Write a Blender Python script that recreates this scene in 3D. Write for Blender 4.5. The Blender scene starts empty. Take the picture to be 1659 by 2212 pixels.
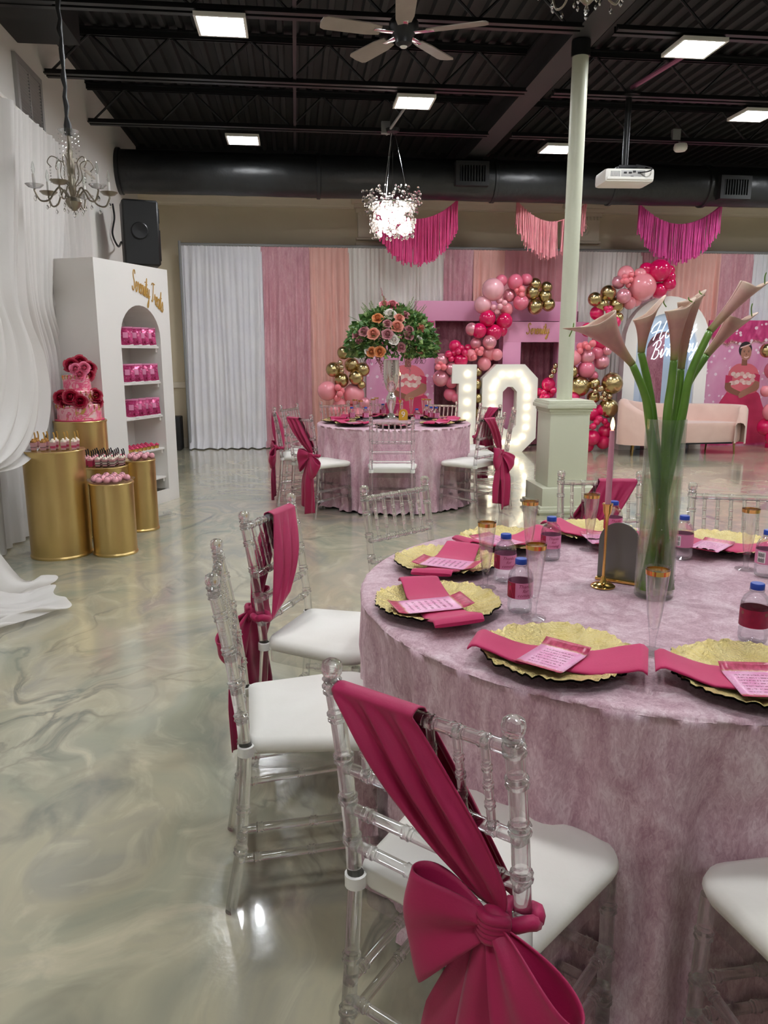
import bpy, bmesh, math, random
from math import sin, cos, pi, radians as R
from mathutils import Vector as V, Matrix as Mx, noise

scene = bpy.context.scene
COL = scene.collection
random.seed(7)

# ------------------------------------------------------------------ camera
CAM_H, FPX, TILT, YAW = 1.42, 1640.0, R(11.8), R(6.5)
PW, PH = 1659, 2212
FWD = V((sin(YAW) * cos(TILT), cos(YAW) * cos(TILT), -sin(TILT)))
RGT = V((cos(YAW), -sin(YAW), 0))
UPV = RGT.cross(FWD)
EYE = V((0, 0, CAM_H))
cd = bpy.data.cameras.new('camera')
cam = bpy.data.objects.new('camera', cd)
COL.objects.link(cam)
cam.location = EYE
cam.rotation_euler = (pi / 2 - TILT, 0, -YAW)
cd.sensor_fit = 'VERTICAL'
cd.sensor_height = 24
cd.lens = FPX / PH * 24
cd.clip_start = 0.05
scene.camera = cam

NTH = ('first', 'second', 'third', 'fourth', 'fifth', 'sixth', 'seventh', 'eighth', 'ninth', 'tenth')
# ------------------------------------------------------------------ world, exposure
w = bpy.data.worlds.new('world')
scene.world = w
w.use_nodes = True
w.node_tree.nodes['Background'].inputs[0].default_value = (1, 0.97, 0.93, 1)
w.node_tree.nodes['Background'].inputs[1].default_value = 0.3
scene.view_settings.view_transform = 'Standard'
scene.view_settings.look = 'None'
scene.view_settings.gamma = 1
scene.view_settings.use_curve_mapping = False
scene.view_settings.exposure = 0.58
cy = scene.cycles
cy.adaptive_threshold = 0.02
cy.max_bounces = 14
cy.diffuse_bounces = 4
cy.glossy_bounces = 4
cy.transmission_bounces = 14
cy.transparent_max_bounces = 24
cy.sample_clamp_indirect = 6
cy.caustics_refractive = False
cy.caustics_reflective = False
PANEL_EMIT = 60.0


def ray(x, y):
    return FWD + RGT * ((x - PW / 2) / FPX) + UPV * ((PH / 2 - y) / FPX)


def at_z(x, y, z=0.0):
    d = ray(x, y)
    return EYE + d * ((z - CAM_H) / d.z)


def at_y(x, y, Y):
    d = ray(x, y)
    return EYE + d * (Y / d.y)


def at_x(x, y, X):
    d = ray(x, y)
    return EYE + d * (X / d.x)


def at_d(x, y, D):
    return EYE + ray(x, y) * D


# ------------------------------------------------------------------ materials
def lin(h):
    h = h.lstrip('#')
    out = []
    for i in (0, 2, 4):
        c = int(h[i:i + 2], 16) / 255
        out.append(c / 12.92 if c <= 0.04045 else ((c + 0.055) / 1.055) ** 2.4)
    return (*out, 1)


class NT:
    def __init__(s, name):
        s.m = bpy.data.materials.new(name)
        s.m.use_nodes = True
        s.t = s.m.node_tree
        s.b = s.t.nodes['Principled BSDF']
        s.o = s.t.nodes['Material Output']

    def n(s, kind, **kw):
        nd = s.t.nodes.new(kind)
        for k, v in kw.items():
            setattr(nd, k, v)
        return nd

    def l(s, a, b):
        s.t.links.new(a, b)

    def coord(s, which='Object', scale=(1, 1, 1), loc=(0, 0, 0)):
        tc = s.n('ShaderNodeTexCoord')
        mp = s.n('ShaderNodeMapping')
        mp.inputs['Scale'].default_value = scale
        mp.inputs['Location'].default_value = loc
        s.l(tc.outputs[which], mp.inputs[0])
        return mp.outputs[0]

    def noise(s, vec, scale, detail=3, dist=0, rough=0.5):
        nd = s.n('ShaderNodeTexNoise')
        s.l(vec, nd.inputs['Vector'])
        nd.inputs['Scale'].default_value = scale
        nd.inputs['Detail'].default_value = detail
        nd.inputs['Distortion'].default_value = dist
        nd.inputs['Roughness'].default_value = rough
        return nd.outputs[0]

    def ramp(s, fac, stops, interp='LINEAR'):
        nd = s.n('ShaderNodeValToRGB')
        cr = nd.color_ramp
        cr.interpolation = interp
        while len(cr.elements) < len(stops):
            cr.elements.new(0.5)
        for e, (p, c) in zip(cr.elements, stops):
            e.position = p
            e.color = lin(c) if isinstance(c, str) else (c, c, c, 1)
        s.l(fac, nd.inputs[0])
        return nd.outputs[0]

    def mix(s, fac, a, b, blend='MIX'):
        nd = s.n('ShaderNodeMix', data_type='RGBA', blend_type=blend)
        for sock, v in ((nd.inputs[0], fac), (nd.inputs[6], a), (nd.inputs[7], b)):
            if hasattr(v, 'default_value'):
                s.l(v, sock)
            elif isinstance(v, str):
                sock.default_value = lin(v)
            else:
                sock.default_value = v
        return nd.outputs[2]

    def math(s, op, a, b=0.0):
        nd = s.n('ShaderNodeMath', operation=op)
        for sock, v in ((nd.inputs[0], a), (nd.inputs[1], b)):
            if hasattr(v, 'default_value'):
                s.l(v, sock)
            else:
                sock.default_value = v
        return nd.outputs[0]

    def bump(s, h, strength=0.3, dist=0.01):
        nd = s.n('ShaderNodeBump')
        nd.inputs['Strength'].default_value = strength
        nd.inputs['Distance'].default_value = dist
        s.l(h, nd.inputs['Height'])
        s.l(nd.outputs[0], s.b.inputs['Normal'])

    def set(s, **kw):
        for k, v in kw.items():
            k = k.replace('_', ' ')
            if hasattr(v, 'default_value'):
                s.l(v, s.b.inputs[k])
            else:
                s.b.inputs[k].default_value = v
        return s


def mat(name, col, rough=0.5, metal=0.0, var=None, vscale=8, bump=0, bscale=40, bdist=0.004, sheen=0, coat=0, emit=0, sss=0, spec=0.5):
    t = NT(name)
    vec = t.coord()
    if var:
        t.set(Base_Color=t.ramp(t.noise(vec, vscale, 4), [(0.3, col), (0.7, var)]))
    else:
        t.set(Base_Color=lin(col))
    t.set(Roughness=rough, Metallic=metal)
    t.b.inputs['Specular IOR Level'].default_value = spec
    if bump:
        t.bump(t.noise(vec, bscale, 4), bump, bdist)
    if sheen:
        t.b.inputs['Sheen Weight'].default_value = sheen
        t.b.inputs['Sheen Roughness'].default_value = 0.4
    if coat:
        t.b.inputs['Coat Weight'].default_value = coat
        t.b.inputs['Coat Roughness'].default_value = 0.08
    if emit:
        t.b.inputs['Emission Color'].default_value = lin(col)
        t.b.inputs['Emission Strength'].default_value = emit
    if sss:
        t.b.inputs['Subsurface Weight'].default_value = sss
        t.b.inputs['Subsurface Radius'].default_value = (0.02, 0.01, 0.01)
    return t.m


def clear(name, ior, share, tint='#ffffff', rough=0.0):
    """clear plastic or glass: a share of refraction, the rest straight through with a glossy skin"""
    t = NT(name)
    g = t.n('ShaderNodeBsdfGlass')
    g.inputs['IOR'].default_value = ior
    g.inputs['Roughness'].default_value = rough
    g.inputs['Color'].default_value = lin(tint)
    tr = t.n('ShaderNodeBsdfTransparent')
    tr.inputs[0].default_value = lin(tint)
    gl = t.n('ShaderNodeBsdfGlossy')
    gl.inputs['Roughness'].default_value = 0.04
    lw = t.n('ShaderNodeLayerWeight')
    lw.inputs['Blend'].default_value = 0.5
    fr = t.math('ADD', t.math('MULTIPLY', t.math('POWER', lw.outputs['Facing'], 4.0), 0.45), 0.06)
    m1 = t.n('ShaderNodeMixShader')
    t.l(fr, m1.inputs[0])
    t.l(tr.outputs[0], m1.inputs[1])
    t.l(gl.outputs[0], m1.inputs[2])
    m2 = t.n('ShaderNodeMixShader')
    m2.inputs[0].default_value = share
    t.l(m1.outputs[0], m2.inputs[1])
    t.l(g.outputs[0], m2.inputs[2])
    t.l(m2.outputs[0], t.o.inputs[0])
    return t.m


def cloth(name, a, b, rough=0.75, scale=6, sheen=0.3, stretch=(1, 1, 1), bump=0.1, bscale=60):
    t = NT(name)
    vec = t.coord(scale=stretch)
    n = t.noise(vec, scale, 4, 0.5)
    t.set(Base_Color=t.ramp(n, [(0.3, a), (0.7, b)]), Roughness=rough)
    t.b.inputs['Sheen Weight'].default_value = sheen
    t.bump(t.noise(vec, bscale, 3), bump, 0.003)
    return t.m


def sheer(name, a, share):
    t = NT(name)
    t.set(Base_Color=lin(a), Roughness=0.8)
    tl = t.n('ShaderNodeBsdfTranslucent')
    tl.inputs[0].default_value = lin(a)
    tr = t.n('ShaderNodeBsdfTransparent')
    m1 = t.n('ShaderNodeMixShader')
    m1.inputs[0].default_value = 0.25
    t.l(t.b.outputs[0], m1.inputs[1])
    t.l(tl.outputs[0], m1.inputs[2])
    m2 = t.n('ShaderNodeMixShader')
    m2.inputs[0].default_value = share
    t.l(m1.outputs[0], m2.inputs[1])
    t.l(tr.outputs[0], m2.inputs[2])
    t.l(m2.outputs[0], t.o.inputs[0])
    t.bump(t.noise(t.coord(), 220, 2), 0.15, 0.002)
    return t.m


def velvet(name, a, b, c, scale=9, stretch=(1, 1, 1)):
    """crushed velvet: nap lying two ways, its highlights put into the colour"""
    t = NT(name)
    vec = t.coord(scale=stretch)
    n1 = t.noise(vec, scale, 6, 1.2, 0.65)
    n2 = t.noise(vec, scale * 7, 5, 1.5, 0.7)
    f = t.math('ADD', t.math('MULTIPLY', n1, 0.55), t.math('MULTIPLY', n2, 0.45))
    t.set(Base_Color=t.ramp(f, [(0.38, a), (0.5, b), (0.62, c)]))  # ramp paints the nap's highlight streaks as paler colour
    t.set(Roughness=t.ramp(f, [(0.4, 0.7), (0.62, 0.38)]))
    t.b.inputs['Sheen Weight'].default_value = 0.5
    t.b.inputs['Sheen Roughness'].default_value = 0.35
    t.b.inputs['Sheen Tint'].default_value = lin('#ffd9e2')
    t.bump(f, 0.5, 0.012)
    return t.m


def floor_mat():
    t = NT('marbled_epoxy')
    vec = t.coord(scale=(1.0, 0.75, 1))
    warp = t.n('ShaderNodeTexNoise')
    warp.inputs['Scale'].default_value = 0.9
    warp.inputs['Detail'].default_value = 3
    t.l(vec, warp.inputs['Vector'])
    sc = t.n('ShaderNodeVectorMath', operation='SCALE')
    sc.inputs['Scale'].default_value = 1.5
    t.l(warp.outputs[1], sc.inputs[0])
    ad = t.n('ShaderNodeVectorMath', operation='ADD')
    t.l(vec, ad.inputs[0])
    t.l(sc.outputs[0], ad.inputs[1])
    wv = ad.outputs[0]
    base = t.ramp(t.noise(wv, 1.1, 6, 1.2, 0.55), [(0.28, '#8f9585'), (0.42, '#a5a48f'), (0.52, '#b4ad94'), (0.62, '#a09d8f'), (0.75, '#bdb69c')])
    # broad streaks of pale and grey along the pour
    st = t.noise(wv, 2.6, 6, 2.0, 0.6)
    base = t.mix(t.ramp(st, [(0.5, 0.0), (0.72, 0.75)]), base, '#cfc6ab')
    # thin dark veins where a warped noise crosses its middle
    v1 = t.math('ABSOLUTE', t.math('SUBTRACT', t.noise(wv, 1.3, 5, 1.6, 0.5), 0.5))
    thin = t.ramp(v1, [(0.0, 1.0), (0.035, 0.0)])
    where = t.ramp(t.noise(vec, 1.1, 2), [(0.47, 0.0), (0.64, 1.0)])
    fac = t.math('MULTIPLY', t.math('MULTIPLY', thin, where), 0.62)
    base = t.mix(fac, base, '#4e5150')
    patch = t.ramp(t.noise(wv, 0.8, 5, 2.2), [(0.58, 0.0), (0.74, 0.72)])
    base = t.mix(patch, base, '#6f736e')
    t.set(Base_Color=base, Roughness=t.ramp(t.noise(vec, 3, 3), [(0.3, 0.13), (0.7, 0.2)]))
    t.b.inputs['Coat Weight'].default_value = 0.5
    t.b.inputs['Coat Roughness'].default_value = 0.06
    t.bump(t.noise(t.coord(), 42, 2), 0.12, 0.004)
    return t.m


M = {}
M['floor'] = floor_mat()
M['wall_grey'] = mat('wall_grey', '#e6e2dc', 0.85, bump=0.05, bscale=120)
M['wall_beige'] = mat('wall_beige', '#e4d6bc', 0.85, var='#ddcfb4', vscale=1.2, bump=0.05, bscale=120)
M['trim_beige'] = mat('trim_beige', '#e6dac6', 0.6)
M['black'] = mat('black_paint', '#1d1d1f', 0.6, var='#18181a', bump=0.1)
M['black_deck'] = mat('black_deck', '#1f1f20', 0.7, var='#19191a', vscale=3)
M['black_duct'] = mat('black_duct', '#1c1d1e', 0.38, var='#26282a', vscale=4, bump=0.5, bscale=7, bdist=0.02)
M['black_metal'] = mat('black_metal', '#1a1a1c', 0.4, 0.3)
M['beam'] = mat('beam_grey', '#2f2d2f', 0.6)
M['plastic_black'] = mat('plastic_black', '#141415', 0.5)
M['white'] = mat('white_paint', '#efebe6', 0.55)
M['cream'] = mat('cream_paint', '#cfd0ba', 0.42, bump=0.04, bscale=60)
M['white_plastic'] = mat('white_plastic', '#eeeae2', 0.4)
M['grey_plastic'] = mat('grey_plastic', '#8d8d8c', 0.5)
M['panel'] = mat('lit_panel', '#f8fbff', 0.5, emit=PANEL_EMIT)
M['fan_blade'] = mat('fan_blade', '#8f857b', 0.5, var='#9c9187')
M['chrome'] = mat('chrome', '#d8d8d8', 0.12, 1.0)
M['silver'] = mat('antique_silver', '#8b8374', 0.3, 0.95)
M['acrylic'] = clear('acrylic', 1.47, 0.64, '#fefefe')
M['acrylic_slab'] = clear('acrylic_slab', 1.3, 0.22)
M['flute'] = clear('clear_plastic', 1.25, 0.14, '#ffffff')
M['glass'] = clear('glass', 1.4, 0.18, '#fafdfb')
M['water'] = clear('water', 1.33, 0.3, '#f9fcee')
M['bottle'] = clear('bottle_clear', 1.3, 0.3, '#fafcfd')
M['crystal'] = clear('crystal', 1.6, 0.8)
M['crystal_lit'] = mat('crystal_lit', '#fff4ea', 0.2, emit=2.2)
M['bulb'] = mat('bulb', '#fff3d6', 0.3, emit=3.2)
M['flame'] = mat('flame', '#ffd58a', 0.3, emit=3.5)
M['neon'] = mat('neon', '#e8f4ff', 0.3, emit=1.3)
M['cushion'] = cloth('cushion_white', '#efece4', '#e6e2d8', 0.8, 3, 0.2)
M['strap'] = mat('strap_white', '#e9e7e1', 0.5)
M['sash'] = cloth('sash_magenta', '#b00c52', '#a00a48', 0.6, 5, 0.12, bump=0.12, bscale=260)
M['napkin'] = cloth('napkin_magenta', '#c61c60', '#ba1656', 0.65, 5, 0.15, bump=0.1, bscale=300)
M['cloth_near'] = velvet('velvet_near', '#b18893', '#cfabb5', '#ead2d7', 14, (1, 1, 0.4))
M['cloth_far'] = velvet('velvet_far', '#c796a8', '#dfb6c3', '#f0d6dc', 8, (1, 1, 0.5))
M['drape_white'] = cloth('drape_white', '#e6e4ea', '#eeecee', 0.85, 3, 0.2)
M['drape_white_warm'] = cloth('drape_white_warm', '#ebe5df', '#efe9e3', 0.85, 3, 0.2)
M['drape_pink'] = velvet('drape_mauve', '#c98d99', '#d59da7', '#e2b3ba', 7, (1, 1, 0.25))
M['drape_peach'] = cloth('drape_peach', '#ecb3a8', '#f0bbb0', 0.8, 4, 0.3)
M['drape_rose'] = cloth('drape_rose', '#d59099', '#de9da4', 0.8, 4, 0.3)
M['sheer'] = sheer('sheer_white', '#f0ece8', 0.12)
M['sheer_thin'] = sheer('sheer_thin', '#ece8e2', 0.35)
M['pink_board'] = mat('pink_board', '#eca4c6', 0.5, var='#e79dc0', vscale=2)
M['pink_dark'] = mat('pink_dark', '#9c5877', 0.6)
M['gold_plinth'] = mat('gold_plinth', '#dcbf82', 0.3, 0.92, var='#d6b878', vscale=3, bump=0.06, bscale=5)
M['gold'] = mat('gold', '#e6bd6c', 0.16, 1.0)
M['gold_soft'] = mat('gold_soft', '#c79a4f', 0.4, 0.6)
M['gold_leaf'] = mat('charger_gold', '#e6d49a', 0.3, 0.92, var='#d8c27c', vscale=30, bump=1.0, bscale=170, bdist=0.009)
M['charger_under'] = mat('charger_under', '#14100c', 0.5)
M['balloon_gold'] = mat('balloon_gold', '#bfa878', 0.26, 1.0)
M['balloon_hot'] = mat('balloon_hot', '#d8115a', 0.15, coat=0.6)
M['balloon_pink'] = mat('balloon_pink', '#ee929c', 0.22, coat=0.4)
M['balloon_pale'] = mat('balloon_pale', '#ecabb4', 0.25, coat=0.4)
M['balloon_coral'] = mat('balloon_coral', '#f2808a', 0.25, coat=0.4)
M['balloon_rose'] = mat('balloon_rose', '#de6d86', 0.18, coat=0.6)
M['balloon_pearl'] = mat('balloon_pearl', '#e79aa8', 0.2, 0.45, coat=0.5)
M['balloon_mini'] = mat('balloon_mini', '#cdb795', 0.18, 1.0)
M['fringe_hot'] = cloth('fringe_hot', '#ee4a8f', '#de3a80', 0.7, 9, 0.3)
M['fringe_pink'] = cloth('fringe_pink', '#f6a0a6', '#ea8a96', 0.7, 9, 0.3)
M['fringe_deep'] = cloth('fringe_deep', '#e84ca2', '#d63c92', 0.7, 9, 0.3)
M['sofa'] = cloth('sofa_velvet', '#d9b4a6', '#e2c0b2', 0.7, 4, 0.6)
M['leg_gold'] = mat('leg_gold', '#b79a62', 0.25, 1.0)
M['green'] = mat('stem_green', '#6d9636', 0.4, var='#58842a', vscale=20, coat=0.2)
M['leaf'] = mat('leaf_green', '#56803a', 0.5, var='#3c662c', vscale=12)
M['leaf_light'] = mat('leaf_light', '#87a058', 0.5, var='#6c8a48', vscale=12)
M['twig'] = mat('twig', '#6b4a42', 0.7)
M['rose_peach'] = mat('rose_peach', '#e39a86', 0.6, var='#d98874', vscale=30)
M['rose_pink'] = mat('rose_pink', '#e08a94', 0.6, var='#d27885', vscale=30)
M['rose_mauve'] = mat('rose_mauve', '#c68a90', 0.6, var='#b8767c', vscale=30)
M['rose_orange'] = mat('rose_orange', '#e29560', 0.6, var='#d6854c', vscale=30)
M['rose_white'] = mat('rose_white', '#ece4dc', 0.6)
M['rose_red'] = mat('rose_red', '#b80f3a', 0.5, var='#8f0a2c', vscale=30)
M['rose_cakepink'] = mat('rose_cakepink', '#e87f9c', 0.6, var='#dd6788', vscale=30)
M['candle'] = mat('candle_pink', '#d996a8', 0.45, sss=0.15)
M['sign_dark'] = mat('sign_mirror', '#73766e', 0.25, 0.5)
M['blue_cap'] = mat('blue_cap', '#1f46a8', 0.35)
M['label_pink'] = mat('label_pink', '#dc86ab', 0.5)
M['label_red'] = mat('label_red', '#a8143e', 0.5, var='#8c1038', vscale=60)
M['ink'] = mat('ink_magenta', '#9a1040', 0.5)
M['ink_black'] = mat('ink_black', '#202022', 0.5)
M['skin'] = mat('print_skin', '#8d5a48', 0.6)
M['skin_light'] = mat('print_skin_light', '#b07a66', 0.6)
M['hair'] = mat('print_hair', '#2b2024', 0.6)
M['dress'] = mat('print_dress', '#d63a68', 0.6, var='#c42c5a', vscale=5)
M['dress_light'] = mat('print_dress_light', '#e2707c', 0.6)
M['lace'] = mat('print_lace', '#e4b9b2', 0.6)
M['lace_pale'] = mat('print_lace_pale', '#efd2cb', 0.6)
M['yellow'] = mat('yellow_sign', '#d9ae3a', 0.3, 0.3)
M['pop_pink'] = mat('pop_pink', '#efa9b4', 0.45)
M['cream_food'] = mat('cream_food', '#f1e3d3', 0.6)
M['mousse'] = mat('mousse_pink', '#f0b0b4', 0.5)
M['jam'] = mat('jam_pink', '#e0426e', 0.35)
M['choc'] = mat('chocolate', '#4a2420', 0.5)
M['crumb'] = mat('crumb', '#b3803e', 0.7)
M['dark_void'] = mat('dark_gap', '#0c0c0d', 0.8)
M['grille'] = mat('grille_grey', '#a9a6a3', 0.5, 0.2)


def layered_mat():
    t = NT('cake_marble')
    v = t.coord()
    n = t.noise(v, 11, 3, 1.5)
    c = t.ramp(n, [(0.36, '#f2a9b6'), (0.45, '#f6c3c4'), (0.52, '#e5497c'), (0.58, '#f08aa2'), (0.68, '#f3d3cf')])
    c = t.mix(t.ramp(t.noise(v, 8, 3, 2.0), [(0.6, 0.0), (0.64, 1.0)]), c, '#c59a4e')
    t.set(Base_Color=c, Roughness=0.4)
    return t.m


def print_mat(name, seed, top='#c93a78', mid='#e29dc0', glitter='#c9a08a'):
    """printed backdrop: bokeh dots on a pink wash with a painted band at top and foot"""
    t = NT(name)
    v = t.coord('Generated')
    sep = t.n('ShaderNodeSeparateXYZ')
    t.l(v, sep.inputs[0])
    wv = t.noise(v, 3.0, 3, 0.5)
    h = t.math('ADD', sep.outputs[2], t.math('MULTIPLY', t.math('SUBTRACT', wv, 0.5), 0.25))
    base = t.ramp(t.noise(v, 2.2, 4, 0.8), [(0.3, '#d57fae'), (0.5, mid), (0.7, '#e7b3ce')])
    band = t.ramp(h, [(0.03, 1.0), (0.05, 0.0), (0.84, 0.0), (0.86, 1.0)])
    paint = t.ramp(t.noise(v, 5, 5, 2.0), [(0.3, '#a82460'), (0.5, top), (0.7, '#dc6c9a')])
    base = t.mix(band, base, paint)
    seam = t.ramp(h, [(0.02, 0.0), (0.035, 1.0), (0.055, 0.0), (0.82, 0.0), (0.85, 1.0), (0.875, 0.0)])
    gl = t.ramp(t.noise(v, 60, 2), [(0.45, '#7a4a40'), (0.6, glitter), (0.7, '#f2ddcf')])
    base = t.mix(t.math('MULTIPLY', seam, 0.9), base, gl)
    vo = t.n('ShaderNodeTexVoronoi')
    mp = t.n('ShaderNodeMapping')
    mp.inputs['Scale'].default_value = (11 + seed, 1, 21)
    t.l(v, mp.inputs[0])
    t.l(mp.outputs[0], vo.inputs['Vector'])
    vo.inputs['Scale'].default_value = 1.0
    d = t.math('SUBTRACT', vo.outputs['Distance'], t.math('MULTIPLY', t.noise(v, 9, 2), 0.42))
    dots = t.ramp(d, [(0.0, 0.8), (0.05, 0.0)])
    base = t.mix(dots, base, '#f6e3ec')
    t.set(Base_Color=base, Roughness=0.45)
    return t.m


def card_mat():
    t = NT('menu_print')
    v = t.coord('UV')
    sep = t.n('ShaderNodeSeparateXYZ')
    t.l(v, sep.inputs[0])
    wv = t.noise(v, 12, 3)
    h = t.math('ADD', sep.outputs[1], t.math('MULTIPLY', t.math('SUBTRACT', wv, 0.5), 0.06))
    base = t.ramp(t.noise(v, 3, 3), [(0.3, '#dc7fb0'), (0.7, '#eab4d0')])
    rows = t.n('ShaderNodeTexWave', wave_type='BANDS', bands_direction='Y')
    rows.inputs['Scale'].default_value = 3.6
    t.l(v, rows.inputs['Vector'])
    mp = t.n('ShaderNodeMapping')
    mp.inputs['Scale'].default_value = (26, 11, 1)
    t.l(v, mp.inputs[0])
    let = t.ramp(t.noise(mp.outputs[0], 1.6, 1), [(0.44, 0.0), (0.5, 1.0)])
    xin = t.ramp(sep.outputs[0], [(0.16, 0.0), (0.2, 1.0), (0.8, 1.0), (0.84, 0.0)])
    yin = t.ramp(sep.outputs[1], [(0.2, 0.0), (0.22, 1.0), (0.78, 1.0), (0.8, 0.0)])
    txt = t.math('MULTIPLY', t.math('MULTIPLY', t.ramp(rows.outputs[1], [(0.62, 0.0), (0.7, 1.0)]), let), t.math('MULTIPLY', xin, yin))
    base = t.mix(t.math('MULTIPLY', txt, 0.85), base, '#8c2050')
    vo = t.n('ShaderNodeTexVoronoi')
    vo.inputs['Scale'].default_value = 17
    t.l(v, vo.inputs['Vector'])
    base = t.mix(t.ramp(vo.outputs['Distance'], [(0.1, 0.9), (0.17, 0.0)]), base, '#fbeef4')
    band = t.ramp(h, [(0.12, 1.0), (0.14, 0.0), (0.84, 0.0), (0.86, 1.0)])
    base = t.mix(band, base, t.ramp(t.noise(v, 9, 4), [(0.35, '#a01a40'), (0.65, '#cf4a70')]))
    seam = t.ramp(h, [(0.11, 0.0), (0.13, 1.0), (0.15, 0.0), (0.83, 0.0), (0.85, 1.0), (0.87, 0.0)])
    base = t.mix(t.math('MULTIPLY', seam, 0.8), base, '#b98a5a')
    t.set(Base_Color=base, Roughness=0.3)
    return t.m


def foil_mat():
    t = NT('treat_foil')
    v = t.coord()
    c = t.ramp(t.noise(v, 22, 4, 2.0), [(0.35, '#7c1038'), (0.47, '#c23c76'), (0.57, '#9a1e50'), (0.68, '#dc8cb0')])
    t.set(Base_Color=c, Roughness=0.22, Metallic=0.25)
    t.bump(t.noise(v, 30, 3), 0.6, 0.008)
    return t.m


M['cake'] = layered_mat()
M['print_a'] = print_mat('print_backdrop_a', 0)
M['print_b'] = print_mat('print_backdrop_b', 2)
M['menu'] = card_mat()
M['foil'] = foil_mat()
M['drape_dark_mauve'] = velvet('drape_wine', '#7d4253', '#955a68', '#ab7480', 5, (1, 1, 0.4))  # darker mauve velvet than the other drapes


def lily_mat():
    t = NT('calla_spathe')
    v = t.coord('UV')
    sep = t.n('ShaderNodeSeparateXYZ')
    t.l(v, sep.inputs[0])
    c = t.ramp(sep.outputs[1], [(0.0, '#7d8a3c'), (0.16, '#a88f66'), (0.45, '#bd8c80'), (0.8, '#c89a8c'), (1.0, '#dcc2aa')])
    c = t.mix(t.ramp(t.noise(t.coord(), 45, 3), [(0.4, 0.0), (0.75, 0.35)]), c, '#a8707a')
    t.set(Base_Color=c, Roughness=0.5)
    t.b.inputs['Subsurface Weight'].default_value = 0.15
    t.b.inputs['Subsurface Radius'].default_value = (0.02, 0.01, 0.008)
    return t.m


M['lily'] = lily_mat()


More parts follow.
